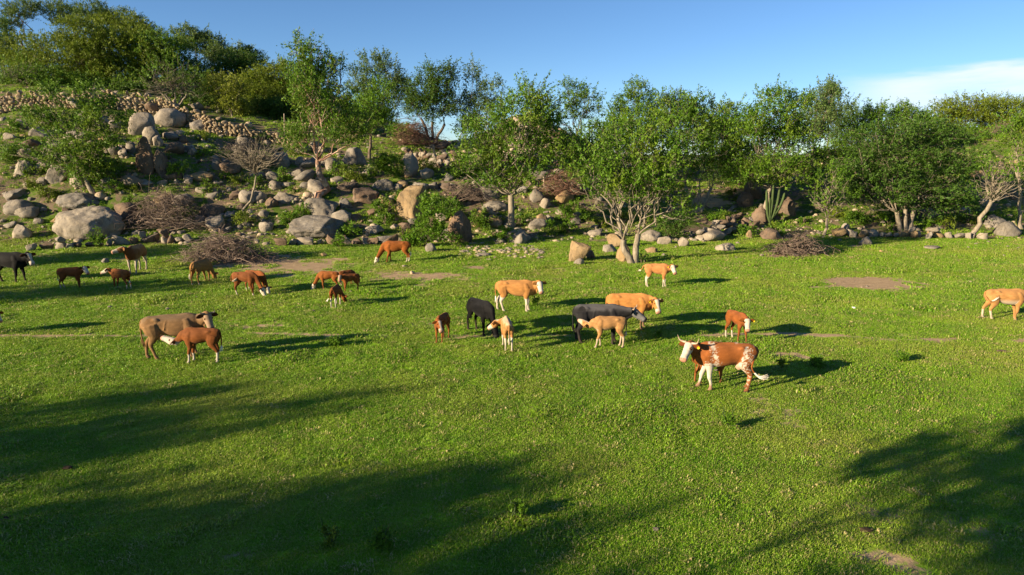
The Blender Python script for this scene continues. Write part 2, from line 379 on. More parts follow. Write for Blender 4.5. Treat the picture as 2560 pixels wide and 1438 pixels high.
# ------------------------------------------------------------------ ground sheet
def axis(lo, hi, a, b, fine, grow=1.18):
    m = list(np.arange(a, b + 1e-6, fine)); s = fine; v = a
    L = []
    while v > lo: s *= grow; v -= s; L.append(v)
    R = []; s = fine; v = b
    while v < hi: s *= grow; v += s; R.append(v)
    return np.array(L[::-1] + m + R)
GX = axis(-6000, 6000, -52, 52, .34); GY = axis(-300, 9000, 7, 84, .34)
X, Y = np.meshgrid(GX, GY); nx, ny = len(GX), len(GY)
Zg = terrain(X, Y); b = MB()
i = np.arange(ny - 1)[:, None] * nx + np.arange(nx - 1)[None]
b.add(np.stack([X.ravel(), Y.ravel(), Zg.ravel()], 1), np.stack([i, i + 1, i + nx + 1, i + nx], -1).reshape(-1, 4))
gme = b.mesh('ground', M['ground'])
for nme, fn in (('soil', soil), ('hill', hillness)):
    a = gme.attributes.new(nme, 'FLOAT', 'POINT'); a.data.foreach_set('value', fn(X, Y).astype(np.float32))
tag(link('ground', gme), kind='structure')

# ------------------------------------------------------------------ scattering (grass, pebbles) by geometry nodes
def scatter(name, pts, scl, rot, protos, mtl, label=None, tilt=0.):
    me = bpy.data.meshes.new(name); me.vertices.add(len(pts)); me.vertices.foreach_set('co', pts.astype(np.float32).ravel()); me.update()
    for k, v in (('scl', scl), ('rot', rot)):
        a = me.attributes.new(k, 'FLOAT', 'POINT'); a.data.foreach_set('value', np.asarray(v, np.float32))
    o = link(name, me); me.materials.append(mtl)
    pc = bpy.data.collections.new(name + '_pieces')
    for p in protos: pc.objects.link(bpy.data.objects.new(p.name, p))
    ng = bpy.data.node_groups.new(name, 'GeometryNodeTree')
    ng.interface.new_socket('Geometry', in_out='INPUT', socket_type='NodeSocketGeometry'); ng.interface.new_socket('Geometry', in_out='OUTPUT', socket_type='NodeSocketGeometry')
    n = ng.nodes; L = ng.links; gi = n.new('NodeGroupInput'); go = n.new('NodeGroupOutput'); ip = n.new('GeometryNodeInstanceOnPoints'); ci = n.new('GeometryNodeCollectionInfo')
    ci.inputs['Collection'].default_value = pc; ci.inputs['Separate Children'].default_value = True; ci.inputs['Reset Children'].default_value = True
    na = n.new('GeometryNodeInputNamedAttribute'); na.data_type = 'FLOAT'; na.inputs[0].default_value = 'scl'
    nr = n.new('GeometryNodeInputNamedAttribute'); nr.data_type = 'FLOAT'; nr.inputs[0].default_value = 'rot'
    cx = n.new('ShaderNodeCombineXYZ'); er = n.new('FunctionNodeEulerToRotation')
    L.new(nr.outputs['Attribute'], cx.inputs[2]); L.new(cx.outputs[0], er.inputs[0]); L.new(er.outputs[0], ip.inputs['Rotation'])
    L.new(gi.outputs[0], ip.inputs['Points']); L.new(ci.outputs[0], ip.inputs['Instance']); ip.inputs['Pick Instance'].default_value = True
    L.new(na.outputs['Attribute'], ip.inputs['Scale']); L.new(ip.outputs[0], go.inputs[0])
    md = o.modifiers.new('scatter', 'NODES'); md.node_group = ng
    return tag(o, label, kind='stuff')

def tuft(name, nb, spread, h, w, seed, mtl, lean=.5):
    r = np.random.default_rng(seed); b = MB()
    for _ in range(nb):
        a, d = r.uniform(0, 6.28), spread * math.sqrt(r.uniform()); x, y = d * math.cos(a), d * math.sin(a); f = r.uniform(0, 6.28)
        hh = h * r.uniform(.55, 1.15); ln = lean * r.uniform(.3, 1.3) * hh; ww = w * r.uniform(.7, 1.3)
        dx, dy = math.cos(f), math.sin(f); sx, sy = -dy * ww / 2, dx * ww / 2; t = r.uniform()
        V = [(x - sx, y - sy, -.01), (x + sx, y + sy, -.01), (x + dx * ln * .35 + sx, y + dy * ln * .35 + sy, hh * .6), (x + dx * ln * .35 - sx, y + dy * ln * .35 - sy, hh * .6), (x + dx * ln, y + dy * ln, hh * (1 - .25 * lean))]
        b.add(V, [(0, 1, 2, 3)], [(3, 2, 4)], t)
    return b.mesh(name, mtl, False, 'tint')
def grass_points(y0, y1, dens, seed, margin=2.5):
    r = np.random.default_rng(seed); hw = .80 * y1 + margin; n = int((y1 - y0) * 2 * hw * dens)
    y = r.uniform(y0, y1, n); x = r.uniform(-hw, hw, n); k = abs(x) < .80 * y + margin; x, y = x[k], y[k]
    so_ = soil(x, y); hl = hillness(x, y)
    patchy = fbm2(x, y, 1.7, 4, 61)
    k = r.uniform(size=len(x)) > np.maximum((so_ - .2) * 1.5 + .6 * (fbm2(x, y, .3, 2, 23) - .5) * (so_ > .1), hl * (.12 + 1.2 * sstep(.46, .62, fbm2(x, y, 2.4, 4, 66))))
    x, y, patchy = x[k], y[k], patchy[k]
    lush = sstep(.58, .74, patchy) * r.uniform(.5, 1, len(x)) + .8 * sstep(.66, .76, fbm2(x, y, .6, 3, 14))
    return x, y, lush, r
tufts = [tuft('grass_tuft', 20, .10, .060, .0082, k, M['grass'], .9) for k in range(3)] + [tuft('grass_tuft', 24, .11, .045, .0115, 40 + k, M['grass'], 1.3) for k in range(2)]
P_, S_, R_ = [], [], []
for (y0, y1, dn, sc) in ((7.5, 13, 190, 1.), (13, 19, 150, 1.05), (19, 27, 85, 1.25), (27, 38, 42, 1.6), (38, 51, 26, 2.), (51, 84, 9, 2.6)):
    x, y, lush, r = grass_points(y0, y1, dn, int(y0 * 7))
    P_.append(np.stack([x, y, terrain(x, y)], 1)); S_.append(sc * r.uniform(.65, 1.15, len(x)) * (1 + 1.25 * lush)); R_.append(r.uniform(0, 6.28, len(x)))
scatter('grass', np.concatenate(P_), np.concatenate(S_), np.concatenate(R_), tufts, M['grass'], 'short green pasture grass covering the whole meadow')
drt = [tuft('dry_tuft', 9, .10, .05, .016, 70 + k, M['dryg'], 2.2) for k in range(3)]
x, y, lush, r = grass_points(7.5, 50, 3.2, 5); k = fbm2(x, y, 2.2, 3, 8) > .47; x, y = x[k], y[k]
scatter('dry_grass', np.stack([x, y, terrain(x, y) + .025], 1), r.uniform(.5, 1.2, len(x)) * (.8 + y / 40), r.uniform(0, 6.28, len(x)), drt, M['dryg'], 'straw-coloured dry clippings strewn over the meadow grass')

# ------------------------------------------------------------------ rocks
_ico = {}
def ico(n):
    if n not in _ico:
        bm = bmesh.new(); bmesh.ops.create_icosphere(bm, subdivisions=n, radius=1); bm.verts.ensure_lookup_table()
        _ico[n] = (np.array([v.co[:] for v in bm.verts]), np.array([[v.index for v in f.verts] for f in bm.faces])); bm.free()
    return _ico[n]
def rock_mesh(name, sx, sy, sz, seed, sub=4, facets=7, cut=.72, mtl=None, rough=.16, lean=(0, 0), taper=0.):
    r = np.random.default_rng(seed); V, T = ico(sub); V = V.copy(); V = np.sign(V) * abs(V) ** .9
    for _ in range(facets):
        n = nrm(r.normal(size=3) * [1, 1, .8]); c = cut * r.uniform(.85, 1.25); d = V @ n; k = d > c; V[k] -= ((d[k] - c) * .92)[:, None] * n
    V = V * (1 + rough * 2.2 * (fbm(V * 1.6 + seed * 3.1, 4, seed) - .5)[:, None]) + nrm(V) * (.85 * rough * (fbm(V * 4.5 + seed, 4, seed + 9) - .5) - .35 * rough * np.maximum(0, .09 - abs(fbm(V * 2.2 + seed * 1.7, 3, seed + 4) - .5)) / .09)[:, None]
    V /= np.abs(V).max(0); hz = (V[:, 2] + 1) / 2
    V[:, :2] *= (1 - taper * hz)[:, None]
    V[:, 0] += lean[0] * hz; V[:, 1] += lean[1] * hz
    b = MB(); b.add(V * [sx, sy, sz], T=T); return b.mesh(name, mtl)
ROCKXY = []
def boulder(px, py, w, h, label, m='granite', style='', sink=.26, name='boulder', seed=None, depth=.85, rz=None):
    p = at(px, py); q = mpp(p); seed = int(px * 7 + py) if seed is None else seed
    sx, szz = w * q / 2, h * q
    k = dict(facets=17, cut=.66, rough=.21)
    if 'dome' in style: k = dict(facets=9, cut=.82, rough=.15)
    if 'tall' in style: k = dict(facets=13, cut=.70, rough=.15)
    if 'block' in style: k = dict(facets=16, cut=.58, rough=.09)
    if 'lean' in style: k['lean'] = (.35, 0)
    if 'taper' in style: k['taper'] = .5
    if 'slab' in style: k = dict(facets=12, cut=.62, rough=.13, lean=(-.25, 0))
    sz = szz * (1 + sink) / 2 * (1.05 if h > 14 else 1)
    me = rock_mesh(name, sx, max(sx * depth, .12), sz, seed, 5 if w > 110 else (4 if w > 60 else 3), mtl=M[m], **k)
    y = p[1] + sx * depth * .75
    o = link(name, me, loc=(p[0], y, p[2] + szz - sz)); ROCKXY.append((p[0], y, sx))
    return tag(o, label, 'boulder' if w > 22 else 'stone')

B = boulder
B(200, 600, 176, 84, 'largest smooth grey dome-shaped boulder, behind the stone row at the far left', 'granite', 'dome', depth=.75)
B(185, 523, 125, 38, 'broad flat-topped grey boulder directly behind the largest dome boulder', 'greyrock', 'dome')
B(40, 601, 70, 42, 'small pyramid-shaped boulder beside the left of the largest dome boulder', 'granite', 'block taper')
B(33, 541, 74, 42, 'low round grey boulder above the pyramid-shaped boulder at the left edge', 'greyrock', 'dome')
B(24, 503, 66, 28, 'flattish grey boulder higher up at the left edge of the slope', 'greyrock')
B(44, 447, 62, 46, 'pale pointed boulder on the grassy left slope, alone at the left edge', 'granite', 'taper')
B(130, 464, 82, 60, 'rounded pale boulder with a dark side, left of the cracked boulder', 'granite', 'taper')
B(196, 470, 66, 64, 'cracked pale boulder touching the trunk of the leaning acacia', 'granite', '')
B(340, 341, 60, 66, 'tall pale boulder leaning to the right below the upper stone wall', 'granite', 'tall lean')
B(408, 315, 92, 46, 'wide pale humped boulder just under the upper stone wall', 'granite', 'dome')
B(488, 328, 66, 32, 'grey boulder tucked against the foot of the upper stone wall', 'greyrock')
B(92, 343, 60, 36, 'pale sunlit boulder alone on the upper left grass', 'granite', 'slab')
B(236, 322, 62, 44, 'broken pale boulder among the branches of the leaning acacia', 'granite', 'block')
B(285, 330, 34, 30, 'small square pale boulder beside the broken pale boulder', 'granite', 'block')
B(362, 440, 74, 98, 'tall dark upright slab of rock shaded on the left slope', 'darkrock', 'tall taper', depth=.6)
B(402, 445, 36, 80, 'narrow upright dark slab leaning against the tall dark slab', 'darkrock', 'tall', depth=.7)
B(428, 384, 54, 30, 'brown rounded boulder above the dark upright slabs', 'darkrock')
B(372, 352, 44, 40, 'grey pitted boulder below the tall leaning pale boulder', 'granite')
B(484, 393, 36, 24, 'tan rounded boulder right of the brown rounded boulder', 'granite')
B(541, 427, 26, 38, 'left one of the two upright twin stones in mid slope', 'greyrock', 'tall')
B(562, 424, 26, 30, 'right one of the two upright twin stones in mid slope', 'greyrock', 'tall')
B(268, 476, 52, 32, 'grey boulder just right of the leaning acacia trunk', 'greyrock')
B(308, 552, 60, 44, 'shaded boulder wedged behind the right of the largest dome boulder', 'darkrock')
B(60, 395, 50, 22, 'flat pale stone in the grass of the upper left slope', 'granite')
B(120, 398, 44, 26, 'pale boulder half hidden by the leaning acacia foliage', 'granite')
B(800, 601, 150, 58, 'big grey slab boulder with a dark right flank beneath the round boulder', 'greyrock', 'slab', depth=.8)
B(800, 552, 92, 56, 'round grey boulder on which the peeling red-barked tree grows', 'greyrock', '')
B(660, 581, 42, 30, 'small round boulder between the brush pile and the thin bare tree', 'granite')
B(676, 520, 34, 26, 'brown boulder on the slope left of the peeling red-barked tree', 'darkrock')
B(1028, 550, 92, 98, 'tall egg-shaped tan boulder standing behind the vine-covered bush', 'tanrock', 'tall', depth=.7)
B(1140, 612, 94, 84, 'dark sloping boulder right of the vine-covered bush', 'darkrock', 'taper lean', depth=.9)
B(955, 480, 76, 38, 'grey sloping boulder up left of the egg-shaped boulder', 'greyrock')
B(868, 478, 62, 22, 'low flat boulder in shade right of the peeling red trunk', 'darkrock')
B(905, 512, 78, 42, 'dark humped boulder left of the leafy bush by the egg-shaped boulder', 'darkrock')
B(1024, 442, 44, 60, 'light grey rounded boulder beside the bush on the mid slope', 'granite', 'tall')
B(880, 415, 62, 46, 'pale broken boulder on the mid slope right of the peeling red tree', 'granite', 'block')
B(824, 430, 34, 40, 'tan upright boulder just behind the peeling red tree', 'granite')
B(700, 415, 46, 36, 'tan lone boulder left of the peeling red tree', 'granite')
B(746, 412, 24, 20, 'small tan square stone next to the tan lone boulder', 'granite', 'block')
B(1066, 448, 36, 28, 'pale round stone right of the light grey rounded boulder', 'granite')
B(1120, 455, 30, 22, 'grey stone in the shade below the old terrace wall', 'greyrock')
B(1228, 500, 66, 38, 'dark grey boulder on the slope left of the white-trunked tree', 'greyrock')
B(1238, 530, 68, 26, 'long flat grey boulder left of the white trunk', 'greyrock', 'dome')
B(1340, 506, 38, 34, 'grey boulder on the slope right of the white trunk', 'greyrock')
B(1362, 522, 34, 26, 'tan boulder below the grey boulder right of the white trunk', 'granite')
B(1352, 564, 40, 38, 'round mossy tan boulder right of the white trunk', 'tanrock')
B(1303, 611, 36, 26, 'grey stone at the very foot of the white trunk', 'greyrock')
B(1440, 655, 62, 58, 'tan split block leaning to the right on the meadow', 'tanrock', 'block lean', depth=.6)
B(1476, 648, 26, 24, 'small dark stone right behind the tan split block', 'darkrock')
B(1449, 663, 28, 17, 'small grey-white stone in front of the tan split block', 'granite')
B(1562, 657, 50, 52, 'tan wedge boulder against the forked tree in the meadow', 'tanrock', 'taper')
B(1549, 620, 52, 34, 'tan slab tilted behind the wedge boulder at the forked tree', 'tanrock', 'slab')
B(1522, 632, 40, 26, 'flat tan rock left of the forked tree', 'granite')
B(1630, 606, 54, 30, 'grey rock with dark underside right of the forked tree', 'granite')
B(1632, 634, 36, 18, 'small tan rock right of the forked tree trunk', 'tanrock')
B(1666, 612, 44, 20, 'low tan rock behind the tan rock of the forked tree', 'granite')
B(1825, 629, 62, 20, 'low pale-topped rock left of the right-hand brush pile', 'granite', 'block')
B(1712, 618, 32, 24, 'split grey rock on the meadow edge right of the forked tree', 'granite', 'block')
B(1865, 520, 42, 40, 'dark reddish boulder left of the candelabra cactus', 'darkrock')
B(1886, 500, 46, 52, 'large rusty brown boulder up behind the candelabra cactus', 'darkrock', 'tall')
B(1905, 562, 48, 50, 'dark boulder just left of the foot of the candelabra cactus', 'darkrock')
B(1972, 540, 54, 46, 'dark rock right behind the candelabra cactus', 'darkrock')
B(1794, 590, 24, 24, 'tan upright stone in the scree at the meadow edge', 'tanrock', 'block')
B(1874, 596, 22, 22, 'reddish pointed stone in front of the shaded boulders', 'tanrock', 'taper')
B(1928, 600, 56, 28, 'dark low rock behind the right-hand brush pile', 'darkrock')
B(2170, 614, 36, 21, 'round pale boulder lying on a bare patch of the meadow', 'granite')
B(2335, 624, 44, 9, 'flat dark slab sunk in the grass on the right', 'greyrock')
B(2116, 581, 26, 22, 'lone tan boulder behind the low stone row on the right', 'granite')
B(2531, 592, 60, 36, 'grey boulder at the right edge by the thin pale trunk', 'greyrock', 'dome')
B(2496, 572, 60, 34, 'shaded boulder left of the thin pale trunk at the right edge', 'greyrock')
B(2452, 447, 40, 20, 'tan rock below the bare clearing at the upper right', 'tanrock')
B(2040, 476, 24, 18, 'dark square stone on the terrace behind the young forked tree', 'darkrock', 'block')
B(2270, 560, 46, 30, 'shaded stone behind the trunks of the broad green tree', 'darkrock')
B(1075, 632, 34, 24, 'small grey stone at the foot of the vine-covered bush', 'greyrock')
B(1205, 641, 46, 7, 'flat pale stone sunk in the meadow below the bushes', 'granite', name='stone')
B(808, 642, 18, 9, 'brown stone at the edge of the bare soil, left of the grazing red heifer', 'tanrock', name='stone')
B(1030, 686, 14, 8, 'small pale stone on bare soil right of the calf group', 'stone_pale', name='stone')
B(260, 660, 20, 13, 'grey stone beside the white-faced tan cow', 'greyrock', name='stone')
B(2204, 632, 8, 7, 'tiny reddish stone alone on grass below the round pale boulder', 'tanrock', name='stone')
B(2137, 772, 10, 4, 'white scrap lying on the grass right of the walking calf', 'bone', name='scrap')

LANDMARKS = [(200, 560, 'the largest dome boulder'), (40, 580, 'the pyramid-shaped boulder'), (30, 510, 'the flattish boulder at the left edge'), (44, 430, 'the lone pale pointed boulder'), (130, 440, 'the pale boulder with dark side'), (230, 470, 'the leaning acacia trunk'),
    (340, 310, 'the tall leaning pale boulder'), (405, 300, 'the wide humped pale boulder'), (365, 400, 'the dark upright slabs'), (430, 370, 'the brown rounded boulder'), (550, 410, 'the upright twin stones'), (415, 520, 'the sprawling grey brush'), (570, 610, 'the largest brush heap'),
    (620, 375, 'the dry brush mound below the wall'), (617, 500, 'the thin crooked bare tree'), (800, 440, 'the peeling red tree trunk'), (790, 575, 'the big grey slab boulder'), (660, 565, 'the small round boulder by the brush'), (905, 495, 'the dark humped boulder'), (955, 465, 'the grey sloping boulder'), (880, 395, 'the pale broken boulder'),
    (700, 400, 'the tan lone boulder'), (1028, 500, 'the egg-shaped boulder'), (1065, 570, 'the vine-covered bush'), (1140, 570, 'the dark sloping boulder'), (1100, 405, 'the old terrace wall'), (1160, 475, 'the tangle of dead twigs'), (1235, 510, 'the long flat grey boulder'), (1278, 540, 'the smooth white trunk'), (1352, 545, 'the round mossy boulder'),
    (1398, 455, 'the brown branch heap'), (1440, 625, 'the tan split block'), (1575, 620, 'the forked meadow tree'), (1650, 590, 'the grey rock by the forked tree'), (1745, 490, 'the multi-stemmed tree'), (1790, 590, 'the stone scree bank'), (1870, 480, 'the rusty brown boulder'), (1930, 520, 'the candelabra cactus'),
    (100, 330, 'the pale sunlit upper boulder'), (120, 260, 'the left end of the upper wall'), (560, 325, 'the upper stone wall'), (300, 612, 'the low grey stone row'), (840, 610, 'the row of rounded dark stones'), (985, 630, 'the grazing red heifer'), (1990, 610, 'the right-hand stick pile'), (2170, 605, 'the round pale boulder'), (2440, 598, 'the tan kerb-like stone row'), (2230, 598, 'the broad tree at the stone row'), (2540, 600, 'the thin pale trunk at the edge'), (1180, 640, 'the flat pale meadow stone'), (330, 770, 'the left meadow'), (450, 840, 'the nursing grey-brown cow'), (1790, 910, 'the large red-and-white cow'), (1640, 1330, 'the near edge of the meadow'), (700, 660, 'the bare soil patch')]
USED = set()
def uniq(head, px, py):
    L = sorted(LANDMARKS, key=lambda l: (l[0] - px) ** 2 + 2.2 * (l[1] - py) ** 2)
    for lb in [head + ' ' + where(px, py)] + [head + ' between ' + L[0][2] + ' and ' + l[2] for l in L[1:5]]:
        if lb not in USED and len(lb.split()) <= 16: break
    else: lb = head + ' ' + where(px, py)
    USED.add(lb); return lb
def where(px, py):
    a, b_, nm = min(LANDMARKS, key=lambda l: (l[0] - px) ** 2 + 2.2 * (l[1] - py) ** 2); dx, dy = px - a, (py - b_) * 1.5
    if abs(dx) > abs(dy): return ('just ' if abs(dx) < 40 else '') + ('right of ' if dx > 0 else 'left of ') + nm
    return ('just ' if abs(dy) < 40 else '') + ('below ' if dy > 0 else 'above ') + nm
for k, (px, py, w, h) in enumerate([(20, 352, 32, 20), (16, 378, 42, 20), (66, 372, 52, 24), (168, 352, 46, 26), (208, 300, 36, 24), (392, 366, 34, 28), (420, 350, 46, 22), (452, 356, 30, 18), (500, 350, 22, 16), (466, 380, 26, 16), (100, 428, 32, 20), (58, 424, 40, 18), (104, 492, 22, 14), (64, 470, 24, 12), (285, 388, 44, 26), (304, 398, 26, 28), (324, 384, 26, 30),
        (430, 452, 52, 22), (350, 470, 62, 20), (466, 456, 30, 18), (500, 486, 36, 18), (480, 566, 60, 26), (590, 500, 72, 24), (622, 408, 36, 18), (640, 448, 44, 20), (570, 545, 36, 18), (646, 506, 50, 28), (600, 524, 34, 16), (684, 476, 50, 24), (744, 446, 50, 22), (706, 506, 58, 24), (764, 476, 40, 20), (880, 556, 46, 24), (932, 586, 52, 22), (964, 606, 58, 16),
        (992, 476, 32, 18), (1084, 474, 30, 18), (1114, 478, 40, 24), (1194, 470, 34, 18), (1214, 446, 30, 18), (1266, 474, 28, 18), (1304, 486, 30, 20), (1322, 462, 24, 16), (1404, 540, 36, 18), (1440, 560, 30, 16), (1490, 590, 40, 16), (1250, 610, 30, 14), (1130, 500, 38, 20), (920, 440, 40, 20), (780, 410, 30, 16), (840, 460, 44, 18), (530, 500, 40, 18), (555, 585, 30, 14), (150, 560, 34, 18), (90, 560, 30, 16), (20, 570, 34, 16), (335, 590, 30, 14), (410, 585, 40, 14),
        (720, 470, 40, 18), (655, 545, 36, 18), (610, 570, 30, 14), (860, 520, 40, 22), (1010, 575, 44, 18), (985, 575, 30, 14), (2330, 545, 50, 22), (2420, 540, 40, 20), (2510, 470, 34, 22), (2540, 500, 36, 22), (2470, 520, 40, 20), (2350, 575, 30, 14)]):
    mm = ['granite', 'greyrock', 'darkrock', 'granite', 'greyrock'][k % 5]
    B(px, py, w, h, uniq(('small ' if w < 32 else 'broad ' if w > 46 else '') + {'granite': 'pale grey', 'greyrock': 'grey', 'darkrock': 'dark brown'}[mm] + (' low' if h < .5 * w else ' round') + ' boulder', px, py), mm, '', .3)
# small stones: shared meshes, each one an object
small = [rock_mesh('rock', 1, .85 + .1 * (k % 3), .72, 500 + k, 3, 14, .64, M['granite'], .2) for k in range(5)] + \
        [rock_mesh('rock', 1, .85, .62, 530 + k, 3, 14, .6, M['darkrock' if k < 2 else 'tanrock'], .16) for k in range(4)] + [rock_mesh('rock', 1, .9, .6, 540 + k, 3, 14, .64, M['greyrock'], .2) for k in range(3)]
r = np.random.default_rng(77); cnt = 0
for zone, (x0, x1, y0, y1, n, gl) in {
        'l': (0, 520, 260, 590, 150, 'loose stone among many on the rocky left slope'), 'm': (520, 1180, 350, 620, 160, 'loose stone among many on the shaded middle slope'),
        'r': (1180, 1960, 420, 625, 110, 'loose stone among many beneath the trees right of centre')}.items():
    for _ in range(n):
        px, py = r.uniform(x0, x1), r.uniform(y0, y1); p = at(px, py)
        if cnt > 297 or p[1] < 48 or p[1] > 95 or min(math.hypot(p[0] - a, p[1] - b_) - .7 * c for a, b_, c in ROCKXY) < .02: continue
        s = min(.95, .17 * math.exp(r.exponential(.75)))
        ki = r.integers(len(small)); o = link('rock', small[ki], loc=(p[0], p[1], p[2] + s * .2)); o.scale = (s * r.uniform(.8, 1.3), s * r.uniform(.8, 1.2), s * r.uniform(.7, 1.15)); o.rotation_euler = (r.uniform(-.3, .3), r.uniform(-.3, .3), r.uniform(0, 6.28))
        tag(o, uniq(('tiny ' if s < .22 else 'small ' if s < .4 else 'middling ' if s < .7 else 'large ') + ('pale' if ki < 5 else 'dark' if ki < 7 else 'tan' if ki < 9 else 'grey') + ' loose stone', px, py), 'stone', gl.replace('loose stone among many', 'loose stones')); ROCKXY.append((p[0], p[1], s)); cnt += 1
for (px, py) in [(1010, 668), (1128, 628), (1160, 632), (1455, 640), (1690, 620), (1845, 610), (1745, 590), (1760, 605), (1660, 640), (2420, 620), (2440, 612), (2490, 615), (2520, 618), (2545, 622), (2510, 640), (2470, 606), (1990, 640), (1905, 640), (1960, 645), (1840, 646), (600, 700), (420, 775), (405, 797), (275, 770), (1790, 930), (1640, 1330)]:
    p = at(px, py); s = r.uniform(.10, .2) * (1 if py < 700 else .6)
    o = link('rock', small[r.integers(5)], loc=(p[0], p[1], p[2] + s * .3)); o.scale = (s, s * .9, s * .8); o.rotation_euler[2] = r.uniform(0, 6)
    tag(o, uniq('small pale loose stone in the grass', px, py), 'stone', 'small stones in the meadow')
# pebbles nobody could count
peb = [rock_mesh('pebble', 1, .9, .7, 600 + k, 2, 5, .75, M['stone_pale' if k % 2 else 'granite'], .14) for k in range(4)]
pp = [np.array([at(a, c) for a, c in zip(r.uniform(1150, 1360, 170), np.clip(r.normal(628, 9, 170), 608, 650))])]
x = r.uniform(-52, 50, 6500); y = 46.5 + 36 * r.uniform(size=6500) ** 1.4; k = (hillness(x, y) > .4) & (fbm2(x, y, 3.5, 3, 52) > .44); pp.append(np.stack([x[k], y[k], terrain(x[k], y[k])], 1))
x = r.uniform(-30, 32, 200); y = r.uniform(26, 48, 200); pp.append(np.stack([x, y, terrain(x, y)], 1))
x = r.normal(2, 5, 700); y = r.normal(72, 4, 700); pp.append(np.stack([x, y, terrain(x, y) + .05], 1))
sc = np.concatenate([r.uniform(.10, .2, 170), np.exp(r.normal(-2.25, .5, k.sum())), r.uniform(.035, .08, 200), r.uniform(.15, .42, 700)])
scatter('pebbles', np.concatenate(pp), sc, r.uniform(0, 6.28, len(sc)), peb, M['stone_pale'], 'scattered pale pebbles and rubble along the slope and meadow edge')

# ------------------------------------------------------------------ dry-stone walls and rows, stone by stone
bricks = [rock_mesh('stone', .5, .5, .5, 700 + k, 2, 14, .56, M['wallrock'], .14) for k in range(6)]
dbricks = [rock_mesh('stone', .5, .5, .5, 720 + k, 3, 14, .6, M['granite' if k < 3 else 'darkrock'], .16) for k in range(5)]
def stone_wall(label, pix, height, sw, sh, meshes, seed, limit=300, name='stone_wall', thick=.7, ragged=.35):
    r = np.random.default_rng(seed); P = np.array([at(*p) for p in pix]); d = np.concatenate([[0], np.cumsum(np.linalg.norm(np.diff(P[:, :2], axis=0), axis=1))])
    root = thing(name, label, 'stone wall', P[0]); n = 0; rest = MB(); mesh_v = [np.array([v.co[:] for v in m_.vertices]) for m_ in meshes]; mesh_f = [np.array([p_.vertices[:] for p_ in m_.polygons]) for m_ in meshes]; xs = lambda s: np.array([np.interp(s, d, P[:, k]) for k in (0, 1)])
    for c in range(20):
        s = r.uniform(0, sw); rows = 0
        while s < d[-1]:
            w = sw * (r.uniform(.6, 1.45) if limit == 300 else r.choice([.5, .7, .9, 1.2, 1.7]) * r.uniform(.85, 1.15)); hh = np.interp(s / d[-1], np.linspace(0, 1, len(height)), height) * (1 - ragged * r.uniform()); z0 = c * sh * .86
            if z0 + sh * .4 < hh:
                rows += 1
                q = xs(s + w / 2); z = tz(*q); mi = r.integers(len(meshes)); lc = Vector((q[0] + r.normal(0, .03), q[1] + r.normal(0, .07 if limit == 300 else .16) + .10 * c * (sh < .5), z + z0 + sh * .42)) - root.location
                sc3 = (w * 1.12, thick * r.uniform(.8, 1.2), sh * (r.uniform(1., 1.6) if limit == 300 else r.uniform(.7, 1.7))); ro = (r.uniform(-.4, .4), r.uniform(-.7, .7), r.uniform(-.5, .5))
                if n < limit and not (limit == 300 and s < d[-1] * .36 and r.uniform() < .5):
                    o = link('stone', meshes[mi], root); o.location = lc; o.scale = sc3; o.rotation_euler = ro; n += 1
                else:
                    mt_ = Matrix.LocRotScale(lc, Vector(ro) and __import__('mathutils').Euler(ro), Vector(sc3)); A3 = np.array(mt_.to_3x3()); rest.add(mesh_v[mi] @ A3.T + np.array(lc), T=mesh_f[mi])
            s += w
        if not rows: break
    if rest.n: tag(rest.obj('small_stones', meshes[0].materials[0], root), kind='stuff')
    return root
stone_wall('long dry-stone wall of golden stones running down across the upper left hillside', [(-40, 288), (60, 275), (200, 272), (300, 276), (390, 284), (450, 305), (520, 332), (600, 345), (680, 357), (742, 366)],
           [1.8, 1.8, 1.8, 1.9, 1.9, 1.8, 1.9, 1.6, 1.1, .7], .40, .27, bricks, 5, thick=.6)
stone_wall('low row of grey stones along the foot of the slope at far left', [(50, 628), (110, 624), (180, 622), (230, 618), (300, 612), (380, 607), (470, 606)], [.6, .75, .8, .7, .8, .7, .5], .68, .5, dbricks, 6, 90)
stone_wall('short row of rounded dark stones between brush pile and red heifer', [(668, 616), (740, 613), (800, 612), (870, 612), (950, 612), (1000, 612)], [.5, .6, .7, .5, .6, .4], .74, .55, dbricks, 7, 60)
stone_wall('old dark terrace wall half overgrown above the egg-shaped boulder', [(1010, 400), (1060, 412), (1110, 420), (1165, 428)], [1.3, 1.5, 1.3, .7], .62, .45, dbricks, 8, 80)
stone_wall('low kerb-like row of tan stones edging the meadow under the right trees', [(2056, 590), (2120, 592), (2200, 594), (2280, 595), (2360, 596), (2450, 598)], [.55, .7, .6, .75, .7, .5], .66, .5, [rock_mesh('stone', .5, .5, .5, 760 + k, 3, 14, .6, M['tanrock' if k % 2 else 'granite'], .12) for k in range(4)], 9, 110)
stone_wall('tumbled stone scree bank at the meadow edge left of the cactus', [(1735, 604), (1790, 590), (1840, 580), (1880, 570)], [.7, 1.3, 1.2, .8], .6, .45, dbricks, 10, 60, thick=.9)

